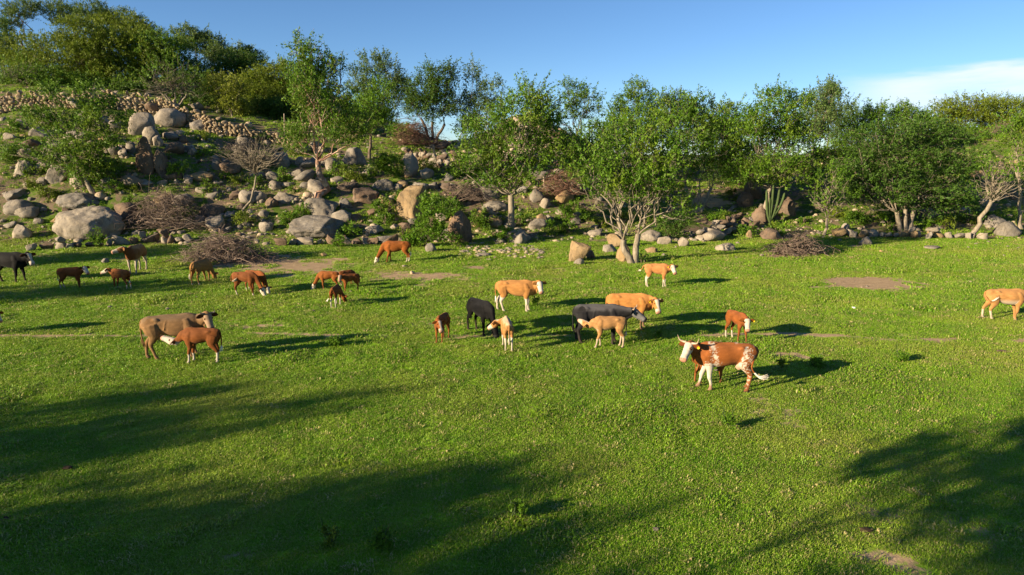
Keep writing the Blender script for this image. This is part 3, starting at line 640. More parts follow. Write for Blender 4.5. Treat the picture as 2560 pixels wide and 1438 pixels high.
# ------------------------------------------------------------------ trees
def lobe_leaves(r, c, rad, nsh, shl, style, out_leaf, out_st, leaf, per):
    """shoots clumped in an ellipsoid; each carries a run of leaves"""
    ncl = max(4, nsh // 7); u = nrm(r.normal(size=(ncl, 3))); cc = u * (r.uniform(.25, 1, (ncl, 1)) ** .5) * .92
    k = r.integers(ncl, size=nsh); st = cc[k] + r.normal(0, .17, (nsh, 3)); rr = np.linalg.norm(st, axis=1, keepdims=True); st = np.where(rr > 1.05, st / rr, st)
    o = nrm(st * [1, 1, 1]); rn = r.normal(size=(nsh, 3))
    if style == 'up': dr = nrm(.55 * o + [0, 0, .75] + .42 * rn)
    elif style == 'flat': dr = nrm(1.0 * o * [1, 1, .3] + [0, 0, .12] + .45 * rn * [1, 1, .5])
    else: dr = nrm(.9 * o + [0, 0, .22] + .5 * rn)
    A = c + st * rad; L = shl * r.uniform(.5, 1.35, (nsh, 1)); Bq = A + dr * L
    out_st.append((A[::3], Bq[::3]))
    s = r.uniform(.05, 1.08, (nsh, per, 1)); P = A[:, None] + (Bq - A)[:, None] * s; P = P + r.normal(0, leaf * .42, P.shape); P[..., 2] -= .08 * L[:, None, 0] * s[..., 0] ** 2
    ax = nrm(.7 * dr[:, None] + .95 * r.normal(size=P.shape)); tint = np.clip(r.normal(.45, .2, (nsh, 1)) + r.normal(0, .18, (nsh, per)), 0, 1)
    out_leaf.append((P.reshape(-1, 3), ax.reshape(-1, 3), tint.reshape(-1)))
def leaves_mesh(b, r, LV, leaf, wid=.5):
    P = np.concatenate([l[0] for l in LV]); ax = np.concatenate([l[1] for l in LV]); t = np.concatenate([l[2] for l in LV]); n = len(P)
    sd = nrm(np.cross(ax, nrm(r.normal(size=(n, 3)) + [0, 0, .7]))); L = leaf * r.uniform(.65, 1.35, (n, 1)); Wd = L * wid
    up = np.cross(ax, sd) * L * .12
    V = np.stack([P - ax * L * .5 + sd * Wd * .5, P - ax * L * .5 - sd * Wd * .5 + up, P + ax * L * .5], 1).reshape(-1, 3)
    b.add(V, T=np.arange(3 * n).reshape(-1, 3), A=np.repeat(t, 3))
def limb(r, A, Bq, ra, rb, n=6, bend=.14, seg=5, arc=.12):
    A = np.asarray(A, float); Bq = np.asarray(Bq, float); L = np.linalg.norm(Bq - A); t = np.linspace(0, 1, seg)[:, None]
    P = A + (Bq - A) * t + r.normal(0, bend * L * .5, (seg, 3)) * np.sin(np.pi * t) * .8; P[:, 2] += -arc * L * np.sin(np.pi * t[:, 0]) * .5
    return P, np.linspace(ra, rb, seg)
def tree(label, base, lobes, tr=.16, leaf='leaf', bark='bark', D=None, fork=None, style='up', dens=1., ls=.185, name='tree', cat='tree', group=None, seed=None, shl=.95, stems=1, bare=0, per=11, trunk_bend=.08, dj=.45):
    r = np.random.default_rng(int(base[0] * 3 + base[1]) if seed is None else seed)
    p = at(*base) if D is None else pt(base[0], base[1], D)
    if D is not None: p[2] = tz(p[0], p[1])
    root = thing(name, label, cat, p, 0, group); q = mpp(p); Y = p[1]
    C = []; Rd = []
    for (px, py, rx, ry) in lobes:
        yo = r.uniform(-dj, dj) * rx * q * 1.3; c = pt(px, py, Y + yo) - p; C.append(c); Rd.append(np.array([rx * q, rx * q * .95, ry * q]) * (1.0 if style == 'up' else 1.1))
    C = np.array(C); low = C[:, 2].min(); mid = C.mean(0)
    f = (pt(*fork, Y) - p) if fork else np.array([mid[0] * .45, mid[1] * .3, max(.5, low * .62)])
    tb = MB(); cb = MB(); ST = []; LV = []
    base_pts = [np.array([0, 0, -.25])]
    forks = []
    for s in range(stems):
        o = np.array([(s - (stems - 1) / 2) * tr * 1.1, r.normal(0, tr * .4), 0]) if stems > 1 else np.zeros(3)
        ff = f + (np.array([(s - (stems - 1) / 2) * f[2] * .55, r.normal(0, .2 * f[2]), r.normal(0, .12 * f[2])]) if stems > 1 else 0)
        P, R = limb(r, o + [0, 0, -.25], ff, tr * 1.12, tr * .8, 8, trunk_bend, 6, 0); R[0] *= 1.35; R[1] *= 1.08
        tb.add(*tube(P, R, 8, (0, 1, .1), 2)); forks.append(ff)
    order = np.argsort(C[:, 2])
    for i in order:
        c, rad = C[i], Rd[i]; ff = forks[int(np.argmin([np.linalg.norm(c[:2] - g[:2]) for g in forks]))]
        ra = tr * (.55 if len(C) < 4 else .28); tip = c + [0, 0, -.25 * rad[2]]
        P, R = limb(r, ff, tip, ra, max(.022, ra * .35), 6, .16, 7); tb.add(*tube(P, R, 6, (0, 1, .1)))
        nb = int(np.clip(4 + rad[0] * rad[2] * 1.1, 4, 11))
        for _ in range(nb):
            st = P[r.integers(2, 7)]; e = c + nrm(r.normal(size=3)) * rad * r.uniform(.5, .95)
            P2, R2 = limb(r, st, e, max(.013, ra * .28), .010, 4, .2, 5); tb.add(*tube(P2, R2, 4, (0, 1, .1)))
            for _ in range(1):
                e2 = c + nrm(r.normal(size=3) + [0, 0, .3]) * rad * r.uniform(.7, 1.05); s0 = P2[r.integers(2, 5)]
                if np.linalg.norm(e2 - s0) < 1.1 * rad.max(): P3, R3 = limb(r, s0, e2, .016, .007, 3, .15, 4); tb.add(*tube(P3, R3, 3, (0, 1, .1)))
        if dens > 0:
            nsh = int(max(12, dens * 60 * (rad[0] * rad[2]) / (ls / .2) ** 2 * (11 / per) * 1.6)); lobe_leaves(r, c, rad, nsh, shl, style, LV, ST, ls, per)
            if style in ('up', 'flat') and ls > .15:      # long leafy sprays that break the outline
                for _ in range(int(3 + rad[0] * 1.6)):
                    u0 = nrm(r.normal(size=3) * [1, 1, .6] + [0, 0, .75 if style == 'up' else .25]); a0 = c + u0 * rad * r.uniform(.6, .9); d0 = nrm(u0 * [.8, .8, .4] + r.normal(0, .3, 3) + [0, 0, .7 if style == 'up' else .15]); Lq = r.uniform(.8, 1.9); m_ = int(20 * Lq)
                    e0 = a0 + d0 * Lq; sv = r.uniform(.15, 1.02, (m_, 1)); Pq = a0 + (e0 - a0) * sv + r.normal(0, .09, (m_, 3)) * (1.15 - sv * .6); LV.append((Pq, nrm(.8 * d0 + .8 * r.normal(size=(m_, 3))), np.clip(r.normal(.5, .22, m_), 0, 1))); ST.append((a0[None] - d0 * .3, e0[None]))
    if ST:
        A = np.concatenate([s[0] for s in ST]); Bq = np.concatenate([s[1] for s in ST]); V, Q = sticks(A, Bq, np.full(len(A), .010), np.full(len(A), .004)); tb.add(V, Q)
    for _ in range(bare):
        c = C[r.integers(len(C))]; s0 = f + (c - f) * r.uniform(.1, .7); e = c + nrm(r.normal(size=3) + [0, 0, .1]) * Rd[0] * r.uniform(.6, 1.25)
        P3, R3 = limb(r, s0, e, .03, .006, 4, .2, 6); tb.add(*tube(P3, R3, 4, (0, 1, .1)))
    tb.obj('trunk', M[bark], root)
    if LV: leaves_mesh(cb, r, LV, ls); cb.obj('crown', M[leaf], root, False, 'tint')
    return root
def bush(label, base, lobes, leaf='leaf', dens=1.1, ls=.15, style='round', cat='bush', name='bush', group=None, shl=.35, tr=.035, seed=None, D=None, per=9, bark='bark_dark'):
    return tree(label, base, lobes, tr, leaf, bark, D, None, style, dens, ls, name, cat, group, seed, shl, 2, 0, per, dj=.25)

T = tree
# middle ground, left to right
T('leaning feathery acacia in front of the pale boulders on the far left slope', (233, 488), [(228, 425, 58, 34), (180, 395, 60, 30), (205, 340, 66, 40), (150, 300, 62, 28), (262, 290, 46, 44), (95, 285, 46, 18), (130, 235, 30, 22), (232, 235, 34, 36), (60, 378, 40, 16), (265, 425, 28, 18)], .2, 'leaf', 'bark', fork=(214, 440), style='flat', dens=.85, shl=.7)
T('thin crooked bare tree with twiggy grey crown left of the peeling red tree', (617, 538), [(620, 385, 66, 30), (660, 370, 46, 24), (585, 372, 44, 24)], .075, 'leaf', 'bark', fork=(640, 440), dens=0, bare=110, trunk_bend=.35, name='bare_tree')
T('gnarled tree with peeling red bark standing on the round grey boulder', (800, 500), [(745, 345, 44, 36), (850, 335, 58, 34), (785, 235, 58, 56), (835, 262, 48, 42), (775, 150, 30, 36), (808, 175, 34, 30), (742, 120, 14, 24), (850, 165, 18, 24), (900, 320, 40, 30), (765, 195, 44, 30)], .27, 'leaf', 'bark_red', fork=(795, 402), dens=1., trunk_bend=.16)
T('dark-trunked leafy tree just right of the peeling red tree', (922, 398), [(925, 268, 46, 34), (905, 305, 44, 26), (945, 300, 34, 30), (960, 235, 30, 26)], .15, 'leaf_bright', 'bark_dark', dens=1.)
T('wide green tree with smooth white forked trunk in the centre', (1278, 598), [(1250, 440, 62, 44), (1325, 425, 50, 36), (1195, 392, 52, 38), (1290, 372, 80, 42), (1375, 350, 58, 44), (1215, 320, 54, 34), (1300, 292, 76, 40), (1370, 290, 44, 36), (1330, 245, 44, 28), (1165, 430, 26, 20), (1410, 400, 42, 30)], .25, 'leaf', 'bark', fork=(1277, 488), dens=.95, trunk_bend=.05)
T('forked pale-barked tree growing beside the wedge boulder in the meadow', (1582, 658), [(1580, 450, 72, 54), (1640, 470, 66, 56), (1515, 455, 56, 46), (1560, 380, 76, 46), (1640, 390, 62, 46), (1680, 430, 46, 48), (1475, 425, 36, 26), (1600, 330, 50, 30), (1700, 505, 34, 36)], .19, 'leaf', 'bark', fork=(1576, 592), dens=.62, bare=30, stems=2)
T('slanting forked tree half hidden behind the pale-barked meadow tree', (1556, 590), [(1500, 400, 50, 40), (1450, 390, 40, 30), (1540, 340, 50, 36)], .14, 'leaf', 'bark', fork=(1545, 545), dens=.7, bare=14)
T('multi-stemmed spreading tree by the bare terrace right of centre', (1745, 528), [(1700, 400, 56, 44), (1760, 405, 58, 40), (1800, 360, 50, 44), (1720, 330, 66, 44), (1680, 285, 52, 38), (1770, 300, 56, 40), (1830, 400, 34, 30), (1735, 270, 40, 26)], .16, 'leaf', 'bark', fork=(1748, 470), dens=.72, stems=3)
T('tall green tree rising behind the candelabra cactus', (1915, 545), [(1880, 430, 56, 34), (1945, 420, 54, 36), (1920, 360, 70, 40), (1890, 310, 52, 40), (1950, 305, 50, 42), (1985, 270, 34, 34), (1940, 255, 42, 26), (2000, 440, 44, 28), (1850, 440, 34, 20), (1985, 350, 44, 36)], .21, 'leaf', 'bark', fork=(1925, 470), dens=.9)
T('straight pale-trunked tree upslope between the cactus tree and the broad tree', (2026, 432), [(2020, 330, 48, 32), (2060, 300, 46, 36), (1990, 320, 34, 26), (2075, 245, 26, 30), (2040, 262, 30, 26), (2095, 270, 22, 24)], .17, 'leaf_pale', 'bark', dens=.8)
T('young sparse tree with pale forked trunk at the stone row', (2062, 588), [(2082, 468, 36, 30), (2045, 500, 26, 22), (2110, 500, 24, 18), (2085, 435, 26, 20)], .11, 'leaf', 'bark', fork=(2068, 545), dens=.35, bare=22)
T('broadest dark green many-stemmed tree over the stone row on the right', (2262, 578), [(2190, 470, 66, 40), (2260, 480, 66, 36), (2330, 490, 60, 40), (2385, 470, 42, 40), (2170, 400, 62, 40), (2250, 400, 76, 44), (2335, 410, 66, 46), (2395, 400, 36, 34), (2210, 335, 58, 36), (2290, 340, 66, 40), (2140, 440, 44, 30), (2360, 345, 40, 30), (2395, 525, 34, 16), (2150, 490, 40, 18)], .2, 'leaf_dark', 'bark', fork=(2262, 525), dens=.85, stems=3, bare=24, style='flat')
T('leaning bare-branched tree bending to the right at the meadow edge', (2424, 592), [(2485, 430, 40, 40), (2530, 455, 34, 36), (2470, 470, 26, 20)], .17, 'leaf', 'bark', fork=(2478, 505), dens=.06, bare=70, name='bare_tree')
T('thin pale-trunked tree at the extreme right edge', (2557, 574), [(2548, 350, 34, 46), (2565, 410, 30, 34), (2530, 310, 26, 30)], .13, 'leaf', 'bark', fork=(2548, 460), dens=.7)
T('leafy low tree filling the slope between the centre tree and the meadow tree', (1492, 470), [(1480, 400, 56, 36), (1545, 365, 60, 36), (1430, 370, 44, 30), (1500, 345, 50, 30), (1470, 440, 50, 24)], .13, 'leaf', 'bark_dark', D=64, dens=.9, style='round')
T('dark leafy tree in the shade between the spreading tree and the cactus tree', (1850, 470), [(1850, 395, 50, 34), (1820, 430, 46, 30), (1875, 350, 44, 34), (1800, 360, 40, 30)], .14, 'leaf_dark', 'bark_dark', D=64, dens=.9, style='flat')
T('green tree leaning in from behind the broad tree on its left', (2110, 480), [(2120, 410, 46, 32), (2090, 385, 40, 30), (2150, 370, 46, 34), (2060, 400, 34, 26)], .13, 'leaf', 'bark_dark', D=64, dens=.85, style='flat')
T('green bushy tree below the bare clearing right of the broad tree', (2420, 480), [(2415, 430, 40, 30), (2440, 400, 30, 26), (2400, 470, 36, 26)], .1, 'leaf', 'bark_dark', D=66, dens=.9, style='round')
# skyline, centre and right
SK = dict(group=None)
T('tall wispy grey-green tree just right of the peeling red tree on the skyline', (965, 362), [(955, 240, 56, 44), (905, 205, 36, 40), (975, 195, 40, 40), (925, 160, 24, 26), (965, 165, 20, 24), (1005, 230, 28, 34), (905, 255, 40, 40), (960, 305, 50, 30)], .16, 'leaf_pale', 'bark', D=80, dens=.72, style='up')
T('dense dark tree on the skyline above the reddish dry bush', (1082, 322), [(1085, 270, 56, 34), (1050, 235, 40, 34), (1105, 225, 38, 36), (1080, 195, 36, 26), (1120, 185, 16, 24), (1040, 270, 34, 28)], .16, 'leaf_dark', 'bark_dark', D=78, dens=1.05, stems=3)
T('tall spire-like wispy tree on the skyline left of centre', (1192, 350), [(1190, 270, 56, 34), (1185, 215, 24, 34), (1182, 175, 13, 22), (1235, 240, 36, 34), (1150, 255, 36, 30), (1210, 300, 60, 30)], .14, 'leaf_pale', 'bark', D=79, dens=.55)
T('small bright green shrub-tree in the skyline gap left of centre', (1142, 352), [(1160, 318, 26, 16), (1178, 300, 24, 20)], .07, 'leaf_bright', 'bark_dark', D=79, dens=.8)
T('open candelabrum-shaped tree alone on the skyline beside the thin cacti', (1445, 345), [(1438, 240, 28, 26), (1418, 222, 13, 18), (1475, 250, 24, 18), (1415, 268, 22, 16), (1452, 285, 26, 16), (1488, 285, 20, 14), (1400, 300, 18, 10)], .15, 'leaf', 'bark_dark', D=79, dens=.8, bare=10)
T('round-topped tree standing above the others right of the thin cacti', (1592, 390), [(1592, 232, 36, 22), (1570, 262, 38, 24), (1620, 255, 22, 20), (1545, 290, 34, 24), (1600, 300, 50, 34), (1560, 335, 56, 30)], .15, 'leaf', 'bark_dark', D=78, dens=.85)
T('pale loose tree in the background row above the bare terrace', (1690, 395), [(1660, 290, 44, 36), (1690, 262, 36, 24), (1640, 320, 44, 34), (1725, 285, 34, 30), (1700, 330, 60, 40)], .14, 'leaf_pale', 'bark', D=80, dens=.8)
T('leafy background tree with bare twig tips left of the cactus tree', (1810, 395), [(1800, 300, 44, 34), (1830, 280, 18, 20), (1780, 330, 50, 34), (1840, 330, 44, 34), (1860, 300, 24, 24)], .14, 'leaf', 'bark', D=80, dens=.75)
T('feathery tall background tree under the cloud right of the cactus tree', (2070, 400), [(2060, 250, 40, 28), (2075, 228, 14, 20), (2100, 285, 36, 36), (2040, 290, 40, 34), (2085, 330, 50, 30)], .14, 'leaf_pale', 'bark', D=82, dens=.7)
T('low dark background tree filling the gap left of the broad tree', (2130, 390), [(2130, 320, 44, 28), (2165, 310, 38, 30), (2120, 350, 40, 24)], .13, 'leaf_dark', 'bark_dark', D=78, dens=.9)
T('bright background tree with arching sprays above the broad tree', (2240, 400), [(2215, 300, 54, 26), (2190, 285, 30, 16), (2260, 300, 44, 34), (2240, 335, 60, 34), (2300, 320, 40, 34)], .16, 'leaf', 'bark', D=74, dens=.9)
T('olive rounded tree crowning the right-hand hill', (2420, 360), [(2420, 268, 52, 24), (2370, 285, 46, 28), (2470, 280, 48, 30), (2420, 310, 64, 34), (2350, 320, 46, 34)], .2, 'leaf_olive', 'bark_dark', D=88, dens=1.0, style='round')
T('dark olive tree at the top right corner of the hill', (2530, 360), [(2515, 285, 44, 34), (2560, 290, 46, 36), (2530, 325, 56, 30), (2590, 320, 44, 40)], .2, 'leaf_olive', 'bark_dark', D=86, dens=1.0, style='round')
T('mid green tree below the olive trees on the right hill', (2370, 400), [(2365, 360, 54, 28), (2420, 350, 50, 28), (2330, 370, 40, 24)], .15, 'leaf', 'bark_dark', D=78, dens=.95, style='round')
T('low rounded shrub-tree at the top of the bare clearing', (2490, 375), [(2490, 355, 46, 20), (2530, 350, 34, 22)], .1, 'leaf_pale', 'bark_dark', D=82, dens=.95, style='round')
# hillside wood, upper left
UL = [
    ('olive green broad tree directly behind the upper wall, second from the left', (180, 240), 84, [(150, 150, 86, 50), (90, 180, 66, 44), (215, 190, 66, 44), (60, 130, 50, 40)], 'leaf_olive', 'round'),
    ('largest yellow-green spreading tree in the upper left wood', (300, 240), 82, [(250, 110, 80, 44), (310, 140, 84, 48), (200, 85, 60, 34), (350, 110, 50, 36), (290, 190, 76, 40), (220, 145, 70, 40), (370, 165, 40, 34)], 'leaf_olive', 'round'),
    ('green tree right of the yellow-green tree above the bare stems', (410, 250), 84, [(400, 120, 58, 36), (440, 130, 50, 34), (400, 170, 60, 36), (450, 180, 44, 34)], 'leaf', 'round'),
    ('wispy high tree on the crest at the upper left', (225, 120), 100, [(230, 30, 40, 24), (190, 45, 50, 26), (150, 30, 50, 24), (265, 45, 34, 20)], 'leaf_pale', 'up'),
    ('pale thin-crowned tree at the upper left corner', (50, 110), 98, [(45, 25, 44, 20), (75, 12, 24, 14), (20, 50, 30, 22)], 'leaf_pale', 'up'),
    ('dark tree cut off by the left edge of the upper wood', (5, 200), 84, [(0, 90, 30, 46), (-20, 130, 46, 46), (10, 165, 30, 30)], 'leaf_dark', 'round'),
    ('rounded tree on the crest right of the wispy high tree', (330, 130), 98, [(310, 50, 46, 24), (340, 72, 40, 26), (280, 70, 44, 26), (370, 90, 34, 22)], 'leaf_olive', 'round'),
    ('blue-green tree on the crest above the small yellow tree', (525, 190), 92, [(520, 115, 40, 30), (545, 140, 36, 30), (490, 110, 36, 26), (465, 85, 34, 20), (510, 95, 14, 16)], 'leaf_pale', 'up'),
    ('dark round tree standing behind the small yellow tree', (610, 240), 88, [(590, 160, 56, 30), (630, 165, 40, 28), (560, 200, 50, 34), (610, 210, 60, 30)], 'leaf_dark', 'round'),
    ('olive domed tree on the crest left of the peeling red tree', (600, 200), 96, [(590, 135, 44, 22), (625, 145, 36, 22), (560, 140, 34, 22)], 'leaf_olive', 'round'),
    ('big shadowy domed tree between the small yellow tree and the peeling red tree', (690, 300), 84, [(680, 200, 58, 36), (720, 190, 46, 34), (645, 215, 46, 34), (690, 245, 70, 36), (740, 240, 46, 36)], 'leaf_olive', 'round'),
    ('dark lower tree under the big shadowy domed tree', (735, 305), 80, [(720, 270, 56, 26), (770, 275, 44, 26), (670, 275, 46, 22)], 'leaf_dark', 'round'),
    ('dark green tree between the bare stems and the small yellow tree', (505, 260), 84, [(500, 190, 46, 34), (480, 215, 40, 30), (530, 215, 34, 34), (510, 240, 50, 24)], 'leaf_dark', 'round'),
    ('green pinnate tree in the wood, left behind the leaning acacia', (130, 250), 78, [(110, 195, 56, 28), (60, 215, 50, 24), (160, 215, 50, 28)], 'leaf', 'flat'),
    ('grey-green thin tree near the left end of the upper wall', (65, 235), 77, [(60, 195, 30, 22), (35, 200, 26, 20), (90, 215, 26, 18)], 'leaf_pale', 'flat'),
    ('shaded tree behind the upper wall above the broken boulder', (240, 262), 80, [(235, 215, 54, 26), (290, 225, 50, 22), (330, 215, 40, 26)], 'leaf', 'flat')]
for k, (lb, bs, D, lobes, lf, stl) in enumerate(UL):
    T(lb, bs, lobes, .17, lf, 'bark_dark', D=D, style=stl, dens=1.1, seed=900 + k, stems=2 if k % 2 else 1, shl=.6)
for k, (lb, bs, D, lobes, lf) in enumerate([
    ('dark scrub behind the upper wall under the largest yellow-green tree', (300, 245), 79, [(290, 228, 50, 22), (340, 232, 44, 20), (250, 225, 44, 20)], 'leaf_dark'),
    ('dark scrub behind the upper wall right of the bare fan of stems', (430, 262), 79, [(420, 245, 46, 22), (460, 255, 36, 22), (385, 240, 36, 20)], 'leaf_dark'),
    ('dark scrub behind the upper wall behind the leaning acacia', (170, 240), 80, [(160, 222, 50, 20), (120, 225, 40, 18), (205, 228, 40, 18)], 'leaf_dark'),
    ('low green scrub behind the far left end of the upper wall', (40, 238), 81, [(20, 205, 40, 18), (60, 215, 36, 16)], 'leaf'),
    ('dark bushy tree in the shade left of the small yellow-green tree', (520, 285), 79, [(510, 262, 44, 24), (480, 255, 36, 22), (535, 280, 30, 18)], 'leaf_dark'),
    ('dark bushy tree in the shade right of the small yellow-green tree', (650, 310), 80, [(640, 275, 40, 28), (670, 295, 44, 22), (630, 300, 34, 18)], 'leaf_dark'),
    ('dark undergrowth tree left of the crooked wooden post', (700, 325), 79, [(690, 305, 40, 20), (730, 300, 40, 26), (755, 320, 34, 22)], 'leaf_dark'),
    ('shaded bushy tree at the lower end of the upper wall', (780, 330), 78, [(775, 300, 40, 28), (810, 310, 40, 28), (760, 330, 30, 18)], 'leaf_dark'),
    ('dark bushy tree below the wispy grey-green skyline tree', (870, 350), 77, [(865, 325, 44, 26), (900, 335, 40, 22), (1000, 330, 34, 20)], 'leaf')]):
    T(lb, bs, lobes, .1, lf, 'bark_dark', D=D, style='round', dens=1.15, seed=950 + k, stems=2, shl=.55)
T('small yellow-green tree with thin pale trunk behind the upper wall', (583, 306), [(566, 232, 40, 24), (545, 215, 26, 20), (590, 215, 28, 20), (570, 262, 32, 20), (590, 270, 22, 16)], .1, 'leaf_yellow', 'bark', D=75.5, dens=1.0, style='round', fork=(578, 285))
T('bare fan of grey stems rising from the upper wall', (440, 275), [(430, 190, 56, 50), (480, 215, 40, 40), (390, 205, 50, 44)], .09, 'leaf', 'bark', dens=.12, bare=90, stems=5, name='bare_tree', D=74)
T('bare leaning stems at the left end of the upper wall', (62, 262), [(30, 190, 40, 36), (70, 185, 36, 40)], .07, 'leaf', 'bark', dens=.15, bare=40, stems=3, name='bare_tree', D=76)
# trees beyond the left edge and behind the viewer, whose long shadows fall on the meadow
for k, (x, y, h, w, cb_) in enumerate([(-31.0, -3.2, 8.6, 3.0, .52), (-34, 1.0, 8.2, 2.8, .55), (-28.8, -6.4, 8.6, 2.6, .55), (-10.4, 1.6, 7.9, 1.25, .74), (-11.8, -1.6, 7.6, 1.2, .74), (-39, 20, 7., 2.2, .5), (-46, 30, 8., 2.4, .5)]):
    rr = np.random.default_rng(60 + k); z = tz(x, y); root = thing('tree', ['bushy tree behind the viewer shading the lower left meadow', 'broad tree left of the viewer shading the left meadow', 'low broad tree behind the viewer shading the near meadow', 'thin tall tree beside the viewer shading the right corner', 'second thin tall tree behind the viewer shading the near right', 'tree beyond the left edge shading the black cow', 'tree beyond the left edge shading the foot of the slope'][k], 'tree', (x, y, z), 0, 'shade trees outside the picture')
    tb = MB(); LV = []; ST = []; f = np.array([0, 0, h * cb_ * .75]); tk = .2 if k in (3, 4) else 1.; P, R = limb(rr, (0, 0, -.2), f, .2 * tk, .16 * tk, 8, .06, 6, 0); tb.add(*tube(P, R, 8, (0, 1, .1), 2))
    for j in range(9):
        a = j * 2.4; c = np.array([math.cos(a) * w * .6, math.sin(a) * w * .6, h * (cb_ + (.93 - cb_) * rr.uniform())]); rd = np.array([w * .5, w * .5, h * .15])
        P, R = limb(rr, f, c, .09 * tk, .02, 6, .15, 6); tb.add(*tube(P, R, 5, (0, 1, .1))); lobe_leaves(rr, c, rd, int((32 if k in (3, 4) else 58) * rd[0] * rd[2]), .7, 'up', LV, ST, .24, 11)
    tb.obj('trunk', M['bark'], root); cb = MB(); leaves_mesh(cb, rr, LV, .24); cb.obj('crown', M['leaf'], root, False, 'tint')

# bushes and saplings
U = bush
U('large bright vine-covered bush in front of the egg-shaped boulder', (1062, 618), [(1082, 512, 28, 26), (1075, 548, 26, 24), (1058, 586, 34, 22), (1028, 600, 20, 16), (1098, 582, 18, 20)], 'leaf_bright', 1.4)
U('bright leafy bush leaning out right of the vine-covered bush', (1135, 552), [(1128, 522, 24, 22), (1145, 540, 18, 16)], 'leaf', 1.3)
U('round leafy bush left of the egg-shaped boulder', (968, 540), [(966, 518, 27, 22)], 'leaf', 1.5)
U('small bright bush at the left of the round grey boulder', (756, 546), [(756, 530, 18, 17)], 'leaf_bright', 1.5)
U('bright lime sapling in front of the largest dome boulder', (240, 618), [(240, 592, 13, 15), (243, 608, 11, 9)], 'leaf_bright', 1.5, style='up')
U('dull green bush at the foot of the thin crooked bare tree', (612, 567), [(610, 552, 20, 15)], 'leaf_olive', 1.3)
U('leafy bush between sloping boulder and white trunk', (1203, 572), [(1200, 545, 20, 22), (1212, 560, 16, 14)], 'leaf', 1.3)
U('bright bush at the foot of the white-trunked tree', (1262, 605), [(1258, 588, 28, 18), (1280, 592, 14, 14)], 'leaf_bright', 1.3)
U('low bush in the row of dark stones', (848, 618), [(842, 604, 20, 12), (830, 606, 12, 9)], 'leaf_bright', 1.3)
U('small bush in front of the sloping boulder', (1142, 620), [(1140, 605, 16, 14)], 'leaf', 1.3)
U('small bush below the round mossy boulder', (1385, 588), [(1380, 572, 16, 14)], 'leaf', 1.2)
U('bush on the mid slope right of the mossy boulder', (1470, 552), [(1468, 540, 18, 14)], 'leaf', 1.2)
U('leafy bush beside the light grey rounded boulder', (985, 440), [(985, 412, 26, 22), (960, 405, 22, 18), (940, 420, 20, 14)], 'leaf_bright', 1.2)
U('dark bush below the pale broken boulder', (850, 438), [(848, 425, 20, 14)], 'leaf', 1.3)
U('small bush on the slope behind the twin stones', (508, 392), [(507, 380, 12, 12)], 'leaf_bright', 1.4)
U('small bush under the upper wall above the dry grey shrub', (652, 352), [(655, 344, 18, 10)], 'leaf', 1.2)
U('bright bush right of the leaning acacia trunk', (290, 480), [(288, 468, 20, 13)], 'leaf_bright', 1.4)
U('leafy shrub at the left edge under the leaning acacia', (22, 400), [(22, 384, 22, 16)], 'leaf', 1.3)
U('dark bush in the shade of the terrace wall', (1155, 440), [(1150, 420, 28, 18), (1180, 432, 24, 16)], 'leaf', 1.2)
U('dark bush at the foot of the candelabra cactus', (1945, 590), [(1942, 574, 18, 16)], 'leaf', 1.2)
U('dark bush among the scree stones left of the cactus', (1868, 585), [(1866, 572, 22, 15)], 'leaf', 1.2)
U('feathery dark bush beside the trunk of the meadow tree', (1668, 600), [(1665, 570, 34, 24), (1690, 560, 26, 24)], 'leaf_dark', 1.)
U('lime green sapling between the young tree and the broad tree', (2225, 560), [(2220, 530, 26, 20), (2200, 545, 18, 12)], 'leaf_bright', .7)
U('green bush right of the broad tree in the shade', (2480, 560), [(2478, 545, 20, 16)], 'leaf', 1.)
U('tiny dark weed bush by the wedge boulder', (1607, 658), [(1604, 650, 16, 8)], 'leaf_dark', 1.2)
U('low green shrub in the scree below the terrace', (1700, 470), [(1690, 455, 20, 12)], 'leaf', 1.)
for k, (px, py) in enumerate([(60, 435), (320, 300), (350, 330), (300, 420), (330, 520), (460, 560), (690, 455), (720, 560), (870, 450), (1000, 500), (880, 590), (1010, 590), (1420, 585), (1440, 520), (1560, 560), (1800, 560), (2010, 560), (2090, 545), (2140, 560), (2330, 570), (2420, 560), (560, 450), (640, 470), (120, 500), (150, 440), (30, 330), (70, 470), (100, 435), (250, 545), (345, 480), (400, 400), (450, 440), (500, 350), (520, 480), (575, 400), (600, 460), (640, 420), (710, 440), (740, 390), (735, 480), (760, 590), (890, 450), (930, 440), (960, 560), (1060, 430), (1100, 400), (1180, 480), (1250, 560), (1300, 560), (1410, 550), (1500, 570), (1640, 560), (1770, 550), (1830, 500), (2160, 560), (2240, 580), (2360, 575)]):
    w = 10 + (k * 5) % 13; U(uniq(['mid green', 'bright green', 'olive green'][k % 3] + (' small' if w < 15 else ' bushy') + ' undergrowth plant', px, py), (px, py), [(px, py - w * .7, w, w * .75)], ['leaf', 'leaf_bright', 'leaf_olive'][k % 3], 1.3, group='undergrowth bushes on the slope', seed=300 + k)
